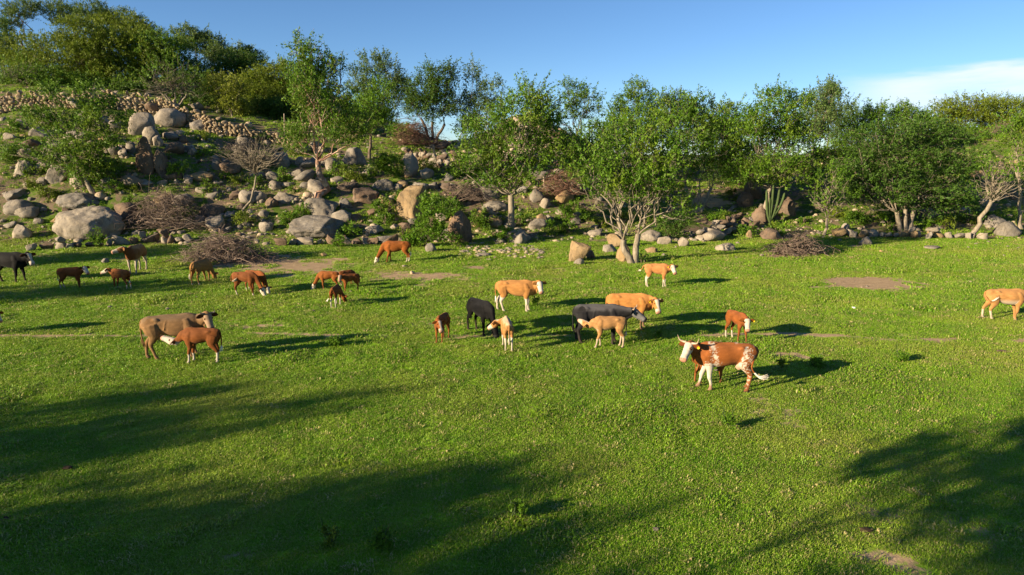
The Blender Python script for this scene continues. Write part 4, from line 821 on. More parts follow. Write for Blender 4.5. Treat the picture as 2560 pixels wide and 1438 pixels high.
for k, (px, py, h, lb) in enumerate([(838, 866, 26, 'bright green weed clump in front of the shadow left of the front-facing calf'), (1340, 765, 22, 'thin upright weed near the standing tan cow'), (1290, 1300, 40, 'pale leafy weed standing alone in the near meadow'), (2040, 920, 30, 'feathery weed in the shadow right of the horned cow'),
                                     (825, 1370, 60, 'dry yellow weed stalk in the near meadow'), (1650, 845, 20, 'small upright weed behind the suckling calf'), (1820, 1070, 26, 'grey-green weed in front of the horned cow'), (1960, 930, 34, 'thin dry weed beside the horned cow shadow'), (2250, 905, 24, 'low weed clump right of the horned cow shadow'),
                                     (955, 1375, 44, 'lush tall weed clump at the near edge of the meadow')]):
    U(lb, (px, py), [(px, py - h * .45, .75 * h * (.35 if k in (4, 1, 5, 7) else .8), h * .42)], 'leaf_olive' if k in (4, 7) else 'leaf_bright', 1.5 if k in (4, 7) else 2.6, .06, 'up', 'weed', 'weed', None, .12, .006, 350 + k, bark='cactus')

# ------------------------------------------------------------------ brush piles, dry bushes
def brush(label, base, w, h, n, m='dead', dome=True, seed=1, thick=1., D=None, name='brush_pile', cat='brush pile', pale=6):
    r = np.random.default_rng(seed); p = at(*base) if D is None else pt(*base, D)
    if D is not None: p[2] = tz(p[0], p[1])
    q = mpp(p); hw, hh = w * q / 2, h * q; root = thing(name, label, cat, p); b = MB()
    for _ in range(n):
        c = np.array([r.normal(0, .42) * hw, r.normal(0, .3) * hw, 0]); c[0] = np.clip(c[0], -hw, hw); t = max(.05, 1 - (c[0] / hw) ** 2 - .5 * (c[1] / hw) ** 2); c[2] = hh * t * r.uniform(.05, .9)
        if r.uniform() < .22: c = np.array([r.normal(0, .62) * hw, r.normal(0, .45) * hw, hh * abs(r.normal(0, .12))])
        if r.uniform() < .08: c[2] += hh * r.uniform(.1, .4)
        c[2] *= .65 + .8 * float(fbm2(np.array([c[0] + seed * 9]), np.array([c[1]]), .8 * max(1, hw * .4), 2, seed)[0])
        d = nrm(np.array([r.normal(0, 1) + .5 * np.sign(c[0]), r.normal(0, .8), r.normal(.1, .45)])); L = r.uniform(.5, 1.7) * max(.6, min(1.6, hw * .55))
        P = c + d * np.linspace(-.5, .5, 5)[:, None] * L + r.normal(0, .06 * L, (5, 3)); P[:, 2] = np.maximum(P[:, 2] - .12 * np.linspace(-1, 1, 5) ** 2 * L, .02)
        b.add(*tube(P, np.linspace(.014, .006, 5) * thick * (.6 + .5 * r.exponential()), 3, (.1, .2, 1)))
    o = b.obj('twigs', M[m], root); tag(o, kind='stuff')
    for _ in range(pale):
        b = MB(); a = r.uniform(-1, 1); P, R = limb(r, (a * hw * .5, -hw * .2, hh * .3), (a * hw * .5 + r.normal(0, .5) * hw, r.normal(-.3, .3) * hw, r.uniform(.1, .7) * hh), .03, .012, 5, .2, 6); b.add(*tube(P, R, 5, (0, .2, 1)))
        b.obj('branch', M['bark'], root)
    return root
brush('largest heap of cut brown brush at the slope foot by bare soil', (568, 650), 215, 66, 900, seed=41)
brush('sprawling pile of grey brush on the slope right of the largest dome boulder', (418, 565), 205, 84, 900, seed=42)
brush('mound of dry grey-brown brush below the upper wall', (622, 402), 165, 60, 500, seed=43)
brush('reddish dry bush on the skyline above the terrace wall', (1042, 368), 140, 62, 600, 'dead_red', seed=44, D=72, name='dry_bush', cat='dry bush', pale=2)
brush('brown heap of cut branches upslope between the two centre trees', (1398, 486), 130, 66, 500, 'dead_red', seed=45)
brush('dark tangle of dead twigs upslope behind the egg-shaped boulder', (1160, 500), 150, 50, 400, seed=46)
brush('right-hand pile of grey sticks at the meadow edge by the cactus', (1992, 636), 140, 52, 450, seed=47, thick=1.3, pale=12)
brush('dry brush on the rubble mound behind the centre tree', (1400, 350), 90, 26, 200, 'dead_red', seed=48, D=71, pale=1)
brush('dark dry bush on the right hill below the olive trees', (2500, 382), 90, 34, 250, seed=49, D=80, name='dry_bush', cat='dry bush', pale=1)

# ------------------------------------------------------------------ cacti and posts
def cactus(label, base, stems, D=None, rad=.12, name='cactus'):
    p = at(*base) if D is None else pt(*base, D)
    if D is not None: p[2] = tz(p[0], p[1])
    root = thing(name, label, 'cactus', p)
    for pts in stems:
        P = np.array([pt(*q, p[1]) - p for q in pts]); P = catmull(P, 5); n = len(P); R = np.full(n, rad); R[-1] *= .35; R[-2] *= .75; R[-3] *= .95
        s, u = frames(P, (0, 1, .05)); V, Q, Tt = loft(P, s, u, R, R, 14); rib = np.ones(14); rib[::2] = .66
        C = np.repeat(P, 14, 0); V[:-2] = C + (V[:-2] - C) * np.tile(rib, n)[:, None]; b = MB(); b.add(V, Q, Tt); b.obj('stem', M['cactus'], root)
    return root
cactus('big candelabra cactus with many upright ribbed arms at the meadow edge', (1925, 566), [[(1925, 570), (1926, 545), (1931, 505), (1934, 462)], [(1925, 556), (1919, 535), (1917, 505), (1917, 474)], [(1926, 553), (1936, 532), (1944, 505), (1950, 468)], [(1928, 548), (1946, 524), (1957, 500), (1962, 482)], [(1925, 548), (1924, 520), (1925, 495)]], rad=.105)
for k, (px, y0, y1, lb) in enumerate([(1453, 352, 299, 'tallest thin columnar cactus on the skyline beside the open tree'), (1474, 350, 312, 'left one of the close pair of thin cacti on the skyline'), (1480, 350, 314, 'right one of the close pair of thin cacti on the skyline'), (1461, 350, 336, 'shortest stub of the thin cacti on the skyline')]):
    cactus(lb, (px, y0), [[(px, y0 + 8), (px, (y0 + y1) / 2), (px, y1)]], 77, .085)
def post(label, px, y0, y1, D=None, rad=.06):
    p = at(px, y0) if D is None else pt(px, y0, D); e = pt(px - 1, y1, p[1]); b = MB(); b.add(*tube([p * 0 - [0, 0, .3], (e - p) * .5 + [.02, 0, 0], e - p], [rad, rad, rad * .8], 8, (0, 1, 0), 3))
    return tag(b.obj('fence_post', M['wood'], loc=p), label, 'fence post')
post('crooked wooden post standing at the lower end of the upper wall', 711, 345, 284)
post('short weathered post stub above the terrace wall', 1085, 385, 362, rad=.09)
post('broken stump post in front of the brown branch heap', 1360, 470, 442, rad=.09)
p = at(2505, 881); b = MB(); b.add(*tube([(-.16, .02, .03), (0, 0, .05), (.17, -.03, .03)], [.03, .035, .02], 6, (0, 0, 1), 2)); tag(b.obj('stick', M['stick'], loc=p), 'dark stick lying on the meadow at right below the path', 'stick')
for k, (px, py, lb) in enumerate([(20, 1303, 'dark cow pat at the left edge of the shaded meadow'), (170, 1175, 'crumbled dung heap in the upper part of the shade'), (2165, 1332, 'dark dung lump on the near right beside bare soil')]):
    p = at(px, py); tag(link('dung', rock_mesh('dung', .10, .08, .035, 800 + k, 3, 3, .9, M['dung'], .3), loc=(p[0], p[1], p[2] + .03)), lb, 'dung')

# ------------------------------------------------------------------ cattle
def cow_lofts(c):
    """lofted pieces of one animal (unit: adult of 1.30 m at the withers), x forward, plus skeleton samples for the coat"""
    calf, thin = c.get('calf', False), c.get('thin', 0.)
    out, sk = [], []
    LX, DZ, WZ, HS, LR = (.84, .80, .76, 1.16, .92) if calf else (1., .925, .87 - .08 * thin, 1.08, 1.)
    def add(P, rw, rh, pid, n=16, ref=(0, 0, 1), k=4, egg=0., pw=1., side=None):
        q = catmull(np.column_stack([np.asarray(P, float), rw, rh]), k); C = q[:, :3]; s, u = frames(C, ref)
        if side is not None: s = np.broadcast_to(side, C.shape); u = nrm(np.cross(np.gradient(C, axis=0), s))
        rw_, rh_ = np.maximum(q[:, 3], .008), np.maximum(q[:, 4], .008); out.append(loft(C, s, u, rw_, rh_, n, egg, pw))
        t = np.linspace(0, 1, len(C)); sk.append(np.column_stack([C, np.minimum(rw_, rh_) * .5 + np.maximum(rw_, rh_) * .5, np.full(len(C), pid), t]))
    # trunk
    rings = [(-.82, 1.12, .07, .07), (-.79, 1.10, .17, .14), (-.70, 1.06, .235, .195), (-.55, 1.03, .265, .235), (-.40, 1.01, .285, .25), (-.20, .985, .305, .265), (0, .955, .335, .30), (.2, .94, .35, .305), (.38, .945, .35, .275), (.54, .965, .335, .235), (.66, .985, .275, .185), (.76, 1.0, .19, .12), (.80, 1.0, .10, .06)]
    P, rw, rh = [], [], []
    for x, z, h, w in rings:
        top = z + h; h2 = h * DZ; P.append((x * LX, 0, top - h2)); rw.append(w * WZ); rh.append(h2)
    add(P, rw, rh, 0, 24, egg=.13, side=np.array([0, 1., 0]))
    hx = .42 * LX
    for s in (1, -1):
        add([(-hx - .09, s * .13 * WZ, 1.17), (-hx + .02, s * .165 * WZ, 1.185), (-hx + .12, s * .15 * WZ, 1.15)], [.05, .06, .045], [.05, .06, .045], 0, 10)      # hook bones
        add([(.36 * LX, s * .13 * WZ, 1.18), (.42 * LX, s * .180 * WZ, 1.0), (.48 * LX, s * .165 * WZ, .80)], [.07, .10, .08], [.10, .15, .11], 0, 10, (1, 0, 0))      # shoulder blade
        if thin:
            for j in range(5):
                x = -.13 + .11 * j; add([(x, s * .14, 1.18), (x - .03, s * .252 * WZ, 1.06), (x - .06, s * .276 * WZ, .90)], [.018, .022, .016], [.018, .022, .016], 0, 6)
    add([(-.8 * LX, 0, 1.17), (-.3 * LX, 0, 1.275), (.1 * LX, 0, 1.275), (.42 * LX, 0, 1.30), (.62 * LX, 0, 1.25)], [.05, .05, .05, .07, .06], [.04] * 5, 0, 8)   # spine
    if c.get('udder'): add([(-.42, 0, .78), (-.38, 0, .66), (-.33, 0, .60)], [.10, .12, .05], [.11, .12, .05], 5, 12, (1, 0, 0))
    # legs
    dl = c.get('legs', (0, 0, 0, 0))
    for i, (s, fr) in enumerate(((1, 1), (-1, 1), (1, 0), (-1, 0))):
        d = dl[i]
        if fr:
            Q = [(.46, .145, 1.0, .10, .17, 0), (.44, .165, .80, .085, .13, 0), (.41, .165, .66, .07, .095, .05), (.435, .16, .52, .052, .066, .3), (.455, .155, .385, .052, .058, .55), (.445, .15, .30, .036, .042, .7), (.45, .15, .16, .034, .040, .9), (.46, .15, .10, .045, .052, .96), (.485, .15, .055, .045, .058, 1), (.50, .15, .0, .055, .075, 1)]
        else:
            Q = [(-.56, .12, 1.06, .12, .22, 0), (-.53, .155, .90, .105, .20, .02), (-.50, .165, .76, .085, .155, .1), (-.57, .16, .63, .058, .10, .3), (-.665, .15, .50, .05, .068, .5), (-.68, .148, .41, .040, .052, .62), (-.665, .148, .28, .036, .044, .8), (-.645, .148, .13, .036, .042, .95), (-.63, .148, .095, .046, .052, .98), (-.605, .148, .05, .046, .058, 1), (-.59, .148, 0, .055, .075, 1)]
        P = [((x * LX + d * f), s * y * (.86 if calf else 1.), z) for x, y, z, a, b_, f in Q]
        add(P, [q[3] * LR * 1.1 for q in Q], [q[4] * LR * 1.08 for q in Q], 3 + (0 if fr else 1) + .1 * (s < 0), 10, k=3, side=np.array([0, 1., 0]))
    # neck and head
    poll = np.array(c.get('poll', (1.0, 0, 1.36))); a = nrm(np.array(c.get('hd', (.72, 0, -.69)), float)); hl = .465 * HS
    poll = poll * [LX, LX, 1] if calf else poll
    sd = nrm(np.cross([0, 0, 1.], a)); hu = np.cross(a, sd); roll = c.get('roll', 0.); sd, hu = sd * math.cos(roll) + hu * math.sin(roll), hu * math.cos(roll) - sd * math.sin(roll)
    n0 = np.array([.50 * LX, 0, 1.04]); n1 = np.array([.70 * LX, 0, 1.06 + .10 * (poll[2] - 1.0)]); n2 = n1 * .45 + poll * .55 + [0, 0, -.015]; n3 = poll - a * .01 - hu * .03
    lk = .86 if calf else 1.
    add([n0, n1, n2, n3, poll + a * .06], [.17 * lk, .135 * lk, .092 * lk, .08, .07], [.25 * lk, .215 * lk, .15 * lk, .115, .08], 1, 16, k=4, egg=.0)
    if not calf and poll[2] > .8: add([(.60, 0, .74), (.78, 0, .84), tuple(poll * .62 + n1 * .38 - [0, 0, .20]), tuple(poll + a * .10 - hu * .12)], [.03, .028, .022, .02], [.10, .09, .07, .04], 1, 10)
    H = [(-.07, .045, .05, 0), (-.03, .085, .085, 0), (.04, .105, .105, -.004), (.16, .108, .118, -.012), (.30, .112, .125, -.022), (.42, .098, .115, -.022), (.55, .094, .108, -.016), (.70, .086, .094, -.010), (.83, .090, .090, -.006), (.94, .094, .086, -.006), (1.02, .084, .072, -.01), (1.06, .05, .05, -.012)]
    P = [poll + a * hl * t + hu * o * HS for t, w, h, o in H]; q = catmull(np.column_stack([P, [h[1] * HS for h in H], [h[2] * HS for h in H]]), 3)
    out.append(loft(q[:, :3], np.broadcast_to(sd, q[:, :3].shape), np.broadcast_to(hu, q[:, :3].shape), q[:, 3], q[:, 4], 16, -.06, .92))
    sk.append(np.column_stack([q[:, :3], (q[:, 3] + q[:, 4]) / 2, np.full(len(q), 2), np.linspace(-.07, 1.03, len(q))]))
    return out, np.concatenate(sk), dict(poll=poll, a=a, sd=sd, hu=hu, hl=hl, HS=HS, LX=LX)

def cow_colours(c, V, Nz, sk, K):
    best = np.full(len(V), 1e9); pid = np.zeros(len(V)); tt = np.zeros(len(V))
    for k in range(0, len(sk), 40):
        d = np.linalg.norm(V[:, None] - sk[None, k:k + 40, :3], axis=2) - sk[None, k:k + 40, 3]; j = d.argmin(1); dm = d[np.arange(len(V)), j]; u = dm < best
        best[u] = dm[u]; pid[u] = sk[k + j[u], 4]; tt[u] = sk[k + j[u], 5]
    n1 = fbm(V * 4.2 + c['seed'] * 5.7, 4, c['seed']) - .5; n2 = fbm(V * 14 + c['seed'], 3, c['seed'] + 3) - .5
    base = np.array(c['col']); white = np.array(c.get('white', (.72, .63, .52))) * np.array([.62, .61, .58]); col = np.tile(base, (len(V), 1)) * (1 + .75 * n1 + .25 * n2)[:, None]
    def blend(m, x):
        nonlocal col; m = np.clip(m, 0, 1)[:, None]; col = col * (1 - m) + np.array(x) * m
    blend(sstep(.06, -.02, Nz + .4 * n1) * sstep(.95, .72, V[:, 2]) * (pid == 0) * c.get('belly', .25), c.get('bellycol', base * 1.5 + .03))
    n3 = fbm(V * 32 + c['seed'], 2, c['seed'] + 5) - .5
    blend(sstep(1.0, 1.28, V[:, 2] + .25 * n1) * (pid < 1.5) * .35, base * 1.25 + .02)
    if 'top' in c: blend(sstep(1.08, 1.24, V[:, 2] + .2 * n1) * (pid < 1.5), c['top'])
    if 'neck' in c: blend(((pid == 1) | ((pid == 0) & (V[:, 0] > .45))) * sstep(.40, .65, V[:, 0] + .3 * n1), c['neck'])
    legs = pid >= 3; fr = (pid < 4)
    if 'leg' in c: blend(legs * sstep(.78, .45, V[:, 2] + .25 * n1), c['leg'])
    sh = c.get('sock', (0, 0)); hgt = np.where(fr, sh[0], sh[1]); lim = np.where((pid % 1) > .05, hgt * c.get('sockr', 1.), hgt)
    blend(legs * sstep(.02, -.02, V[:, 2] - lim + .10 * n1 + .05 * n2) * (lim > 0), white)
    blend(legs * sstep(.5, .1, V[:, 2] + .3 * n1) * .3, (.10, .07, .045))
    if c.get('roan'):
        x, z = V[:, 0], V[:, 2]; sp = .22 * n1 + .22 * n2 + .55 * n3
        blend(sstep(-.02, .05, .035 - abs(x - .30 - .18 * (z - 1)) + sp * .75) * (z > .62) * (pid < 1.5) * .85, white)
        blend(sstep(-.02, .05, .66 - z + sp * .55) * (pid < 1.5), white); blend(legs * fr * sstep(-.05, .06, .80 - z + sp * 1.2) * (1 - .8 * sstep(.30, .12, z + .2 * n1)), white)
        blend((pid >= 4) * (pid < 5) * sstep(-.02, .06, -.015 + .26 * (x + .60) + sp * .6) * (z > .1), white); blend(sstep(.0, .05, z - 1.285 + .1 * n2 + .06 * n1) * (x < -.2) * .7, white)
        blend(sstep(.0, .05, -.03 - abs(x + .72) + sp * .6) * (z > 1.0) * (pid == 0), white)
    hd = pid == 2; q = V - K['poll']; t = (q @ K['a']) / K['hl']; lat = (q @ K['sd']) / K['HS']; hu = (q @ K['hu']) / K['HS']
    fc = c.get('face', '')
    if fc == 'white': blend(hd * sstep(-.02, .06, t + .10 * n1 - .02), white)
    if fc == 'blaze': blend(hd * sstep(.012, -.012, abs(lat) - .075 + .055 * np.clip(t, 0, .7) - .06 * (t > .72) + .07 * n1) * sstep(-.06, .0, hu) * (t > .05), white)
    if fc == 'muzzle': blend(hd * sstep(.5, .6, t + .2 * n1), white); blend(hd * sstep(.01, -.01, abs(lat) - .04) * (hu > 0), white)
    if fc == 'grey': blend(hd * sstep(.0, .12, t + .2 * n1), c['facecol'])
    if c.get('patch'): blend(hd * sstep(.055, .035, np.hypot((t - .30) * .5, np.minimum(abs(hu - .03), .2)) + .03 * n2) * (abs(lat) > .06), base * .8)
    blend(hd * sstep(.05, .02, np.hypot((t - .31) * .46, hu - .035)) * (abs(lat) > .07) * .8, base * .5)
    if c.get('chest'): blend(sstep(.0, .04, V[:, 0] - .58 + .1 * n1) * sstep(.86, .76, V[:, 2] + .1 * n1) * (pid < 1.5), white)
    blend(hd * sstep(.88, .95, t + .04 * n2), c.get('nose', (.36, .19, .13)))
    blend(hd * sstep(.024, .012, np.hypot(t - .985 , (abs(lat) - .034) * 1.6 )) * (hu > -.03), (.02, .012, .01))
    blend(hd * sstep(.006, .002, abs(hu + .045) ) * (t > .72), (.05, .03, .025))
    blend(legs * sstep(.065, .05, V[:, 2]), c.get('hoof', (.10, .075, .055)))
    if c.get('udder'): blend(pid == 5, (.45, .27, .19))
    return np.clip(col, .003, .9)

RED = (.15, .047, .012); DRED = (.140, .045, .012); TAN = (.36, .185, .062); PTAN = (.40, .24, .105); ORG = (.35, .155, .042); BLK = (.004, .0036, .0038)
HEADUP = dict(poll=(1.0, 0, 1.36), hd=(.72, 0, -.69))
HUH = (.42, .3, .21)
def look(yaw, pitch=-48, poll=(1.0, 0, 1.34)):
    y, p = math.radians(yaw), math.radians(pitch); return dict(poll=(poll[0], poll[1] + .10 * math.sin(y), poll[2]), hd=(math.cos(y) * math.cos(p), math.sin(y) * math.cos(p), math.sin(p)))
def lookcam(off=0, pitch=-48, poll=(1.0, 0, 1.30)): return dict(cam=off, campitch=pitch, poll=poll)
def graze(yaw=0, z=.40, x=1.12): y = math.radians(yaw); return dict(poll=(x * math.cos(y * .4), x * math.sin(y * .4), z), hd=(.36 * math.cos(y), .36 * math.sin(y), -.93))
C = []
def cow(label, px, py, topy, hdg, pose, kind='cow', **k): C.append(dict(label=label, px=px, py=py, topy=topy, hdg=hdg, kind=kind, calf=(kind == 'calf'), seed=len(C) + 1, **pose, **k))
cow('black cow with white blaze and brown ears cut off by the left edge', 28, 707, 629, -4, lookcam(22, -55, (1.0, 0, 1.26)), col=BLK, face='blaze', legs=(.06, -.12, .1, -.1), earcol=(0.0700, 0.0238, 0.0105), nose=(.35, .28, .25))
cow('dark red white-faced calf standing behind the black cow, body turned right', 181, 721, 666, 14, lookcam(24, -42), 'calf', col=DRED, face='white', sock=(0, .28), legs=(.0, .04, .06, -.04))
cow('red white-faced calf standing left of the white-faced tan cow, facing left', 304, 724, 670, 164, look(12, -28, (1.0, 0, 1.26)), 'calf', col=(0.1890, 0.0626, 0.0154), face='white', sock=(.18, .38), legs=(.0, .05, .0, -.06))
cow('tan cow with white muzzle and legs looking left by the grey stone row', 344, 681, 607, -84, look(-62, -18, (.92, 0, 1.28)), col=(0.1890, 0.0850, 0.0294), top=(0.3220, 0.1700, 0.0700), face='muzzle', neck=(0.1190, 0.0408, 0.0140), sock=(.7, .7), legs=(.04, -.04, 0, 0), white=(.6, .5, .40))
cow('tan cow seen from behind grazing near the big brush heap', 506, 708, 643, 82, graze(0), col=(0.2310, 0.1122, 0.0364), legs=(.1, -.05, -.05, .1), tail=(.05, .10, 0), sock=(0, .12))
cow('dark red calf grazing with white-tipped tail curled over its flank', 615, 738, 677, -6, graze(-8, .46), 'calf', col=DRED, sock=(.18, .3), legs=(-.04, .08, -.05, .1), tail='flank', face='white')
cow('red cow grazing just behind the dark red curled-tail calf', 640, 728, 672, -28, graze(-15), col=(0.1750, 0.0530, 0.0112), face='white', sock=(.0, .2), legs=(.1, 0, -.1, .0), small=1)
cow('red white-faced calf grazing to the left in the group of four', 822, 724, 676, 184, graze(10, .46), 'calf', col=(0.2100, 0.0680, 0.0154), face='white', sock=(.12, .3), legs=(-.06, .1, -.05, .06), tail=(-.02, -.10, .2))
cow('dark red calf mostly hidden behind the calf group, head away', 868, 712, 671, 35, graze(0, .5), 'calf', col=DRED, sock=(0, .2), legs=(0, 0, 0, 0))
cow('red calf in the group of four looking straight at the viewer', 876, 728, 680, 212, lookcam(-8, -35, (.98, 0, 1.26)), 'calf', col=(0.1750, 0.0544, 0.0119), face='white', white=(.5, .36, .25), sock=(.0, .1), legs=(.05, -.04, .02, -.04))
cow('red calf seen from behind with white hind legs and white tail tip', 841, 765, 705, 86, graze(-25, .5), 'calf', col=(0.1470, 0.0449, 0.0112), sock=(.5, .62), legs=(.06, -.04, -.02, .04), tail=(.28, -.04, 0), white=(.78, .70, .6))
cow('red white-faced heifer grazing alone in front of the bushes', 992, 656, 601, 187, graze(12, .38), col=(0.2100, 0.0646, 0.0126), face='white', sock=(0, .3), legs=(.12, -.10, .04, -.1), small=1)
cow('red calf facing the viewer alone near the middle of the meadow', 1106, 853, 774, -104, lookcam(18, -50, (.86, 0, 1.14)), 'calf', col=(0.1890, 0.0598, 0.0133), face='blaze', sock=(0, 0), white=(.6, .48, .38), legs=(0, .04, 0, 0))
cow('black heifer lowering its head towards the tan calf', 1203, 834, 740, -56, dict(poll=(1.06, -.1, .62), hd=(.55, -.15, -.80)), col=BLK, legs=(.10, -.04, .05, -.08), tail=(-.03, .06, 0), small=1, nose=(.02, .02, .02))
cow('pale tan calf seen from behind with head turned to the black heifer', 1268, 871, 783, 97, look(52, -40, (.84, .34, 1.0)), 'calf', col=(0.3080, 0.1496, 0.0504), top=(0.4200, 0.2924, 0.1820), face='muzzle', sock=(.5, .62), legs=(.05, -.03, .04, -.06), tail=(.0, .02, 0), belly=.6)
cow('tan cow with four white legs and white face, standing side-on mid meadow', 1291, 778, 698, -5, lookcam(12, -50, (1.04, 0, 1.27)), col=(0.3290, 0.1530, 0.0462), face='white', sock=(.58, .62), legs=(.02, -.04, -.16, .12), belly=.45, udder=0, white=(.76, .66, .56))
cow('thin slate-grey horned cow suckling the tan calf', 1497, 858, 758, -8, look(-14, -36, (1.06, 0, 1.15)), thin=1., col=(.015, .0142, .0155), top=(.068, .065, .068), face='grey', facecol=(.12, .115, .115), horns='up', legs=(.04, -.02, -.10, .04), udder=1, nose=(.015, .015, .015), hornmat='horn')
cow('tan calf suckling under the slate-grey horned cow', 1520, 869, 789, 184, dict(poll=(.93, -.18, .92), hd=(.55, -.75, .22)), 'calf', col=(0.3150, 0.1632, 0.0616), sock=(.4, .5), belly=.7, legs=(.14, -.10, -.04, .02), bellycol=(0.4340, 0.3196, 0.2170), face='muzzle', white=(.66, .53, .40))
cow('orange-tan cow with white blaze and yellow ear tag behind the slate-grey cow', 1573, 820, 730, -11, lookcam(20, -55, (1.0, 0, 1.14)), col=ORG, face='blaze', horns='short', eartag=-1, legs=(.05, -.04, 0, 0), leg=(.17, .10, .055), udder=0, dewlap=1)
cow('pale orange white-legged calf standing farthest back on the open grass', 1642, 718, 656, -14, lookcam(22, -42, (1.0, 0, 1.24)), 'calf', col=(0.3500, 0.1530, 0.0525), face='white', sock=(.5, .6), eartag=-1, legs=(.05, -.06, -.04, .05), belly=.5, chest=1, tail='back')
cow('red white-faced calf with yellow ear tag walking towards the viewer', 1841, 852, 768, -72, lookcam(6, -48, (.92, 0, 1.14)), 'calf', col=(0.1750, 0.0530, 0.0119), face='white', sock=(.06, .34), eartag=1, legs=(.12, -.12, .05, -.05), patch=1)
cow('large red-and-white horned cow with yellow ear tag nearest the viewer', 1806, 975, 855, 177, lookcam(-22, -46, (1.0, 0, 1.30)), col=(0.2100, 0.0666, 0.0154), face='white', roan=1, horns='long', eartag=1, legs=(-.12, .14, .03, -.05), tail='swish', udder=1, patch=1, earcol=(0.1120, 0.0306, 0.0105), nose=(.42, .2, .13), white=(.74, .66, .56), hoof=(.09, .05, .03))
cow('red calf almost hidden behind the large red-and-white horned cow', 1778, 957, 880, 8, dict(poll=(.95, 0, .9), hd=(.8, -.1, .2)), 'calf', col=(0.2030, 0.0680, 0.0168), sock=(0, 0), legs=(.1, -.06, -.14, .02))
cow('tan cow walking out of the picture at the right edge', 2508, 799, 720, -6, graze(0, .75, 1.15), col=(0.3220, 0.1598, 0.0546), sock=(.1, .42), belly=.95, bellycol=(0.5040, 0.4080, 0.3080), legs=(.05, -.10, -.10, .10), tail='flank', white=(.72, .6, .48))
cow('thin grey-brown horned cow nursing the red calf on the left', 440, 895, 782, 13, lookcam(14, -54, (1.04, 0, 1.30)), thin=1., col=(.195, .108, .046), top=(.165, .108, .062), face='grey', facecol=(.25, .17, .105), horns='up', legs=(.06, .0, -.16, .16), udder=1, earcol=(0.0595, 0.0218, 0.0084), nose=(.05, .035, .03), hornmat='dhorn', small=0)
cow('red calf with white muzzle suckling the thin grey-brown cow', 507, 907, 818, 181, dict(poll=(1.08, -.02, .80), hd=(.95, -.24, .22)), 'calf', col=(0.1435, 0.0462, 0.0112), face='white', sock=(.36, .42), legs=(.05, -.02, -.04, .08), chest=1, white=(.70, .62, .54))
cow('red-and-white cow showing only its head at the left edge', -52, 838, 768, 2, lookcam(20, -50, (1.0, 0, 1.1)), col=RED, face='white', legs=(.05, -.05, .05, -.05))

tmp = []
for c in C:
    g = at(c['px'], c['py']); g[2] = tz(g[0], g[1]); q = mpp(g)
    # withers height from the pixel height, allowing for the downward view of the back
    el = math.atan2(CAM_H - g[2] - .6, g[1]); hpx = (c['py'] - c['topy'] - F * (CAM_H - g[2]) * .5 * abs(math.sin(math.radians(c['hdg']))) / g[1] ** 2) * q
    c['h'] = (hpx * 1.0) / math.cos(el) * .985 if c['kind'] == 'cow' else hpx / math.cos(el) * .985
    if 'cam' in c:
        yw = (math.degrees(math.atan2(-g[1], -g[0])) - c['hdg'] + c['cam'] + 180) % 360 - 180; yw = math.radians(max(-88, min(88, yw))); pp_ = math.radians(c['campitch']); x_, _, z_ = c['poll']
        c['poll'] = (x_ - .14 * (1 - math.cos(yw)), .20 * math.sin(yw), z_); c['hd'] = (math.cos(yw) * math.cos(pp_), math.sin(yw) * math.cos(pp_), math.sin(pp_))
    L, sk, K = cow_lofts(c); c['sk'], c['K'], c['g'] = sk, K, g; b = MB()
    for V, Q, Tt in L: b.add(V, Q, Tt)
    o = b.obj('tmp', None); md = o.modifiers.new('r', 'REMESH'); md.mode = 'VOXEL'; md.voxel_size = .019 if c['py'] > 750 else .025; md.use_smooth_shade = True
    ms = o.modifiers.new('s', 'SMOOTH'); ms.factor = .5; ms.iterations = 6 if not c.get('thin') else 4; tmp.append(o)
dg = bpy.context.evaluated_depsgraph_get(); meshes = [bpy.data.meshes.new_from_object(o.evaluated_get(dg)) for o in tmp]
for o in tmp: bpy.data.objects.remove(o)
eye_me = (lambda b: (b.add(ico(2)[0] * .019, T=ico(2)[1]), b.mesh('eye', M['eye']))[1])(MB())
_cm = {}
def colour_attr(me, col):
    a = me.color_attributes.new('coat', 'FLOAT_COLOR', 'POINT'); a.data.foreach_set('color', np.column_stack([col, np.ones(len(col))]).astype(np.float32).ravel())
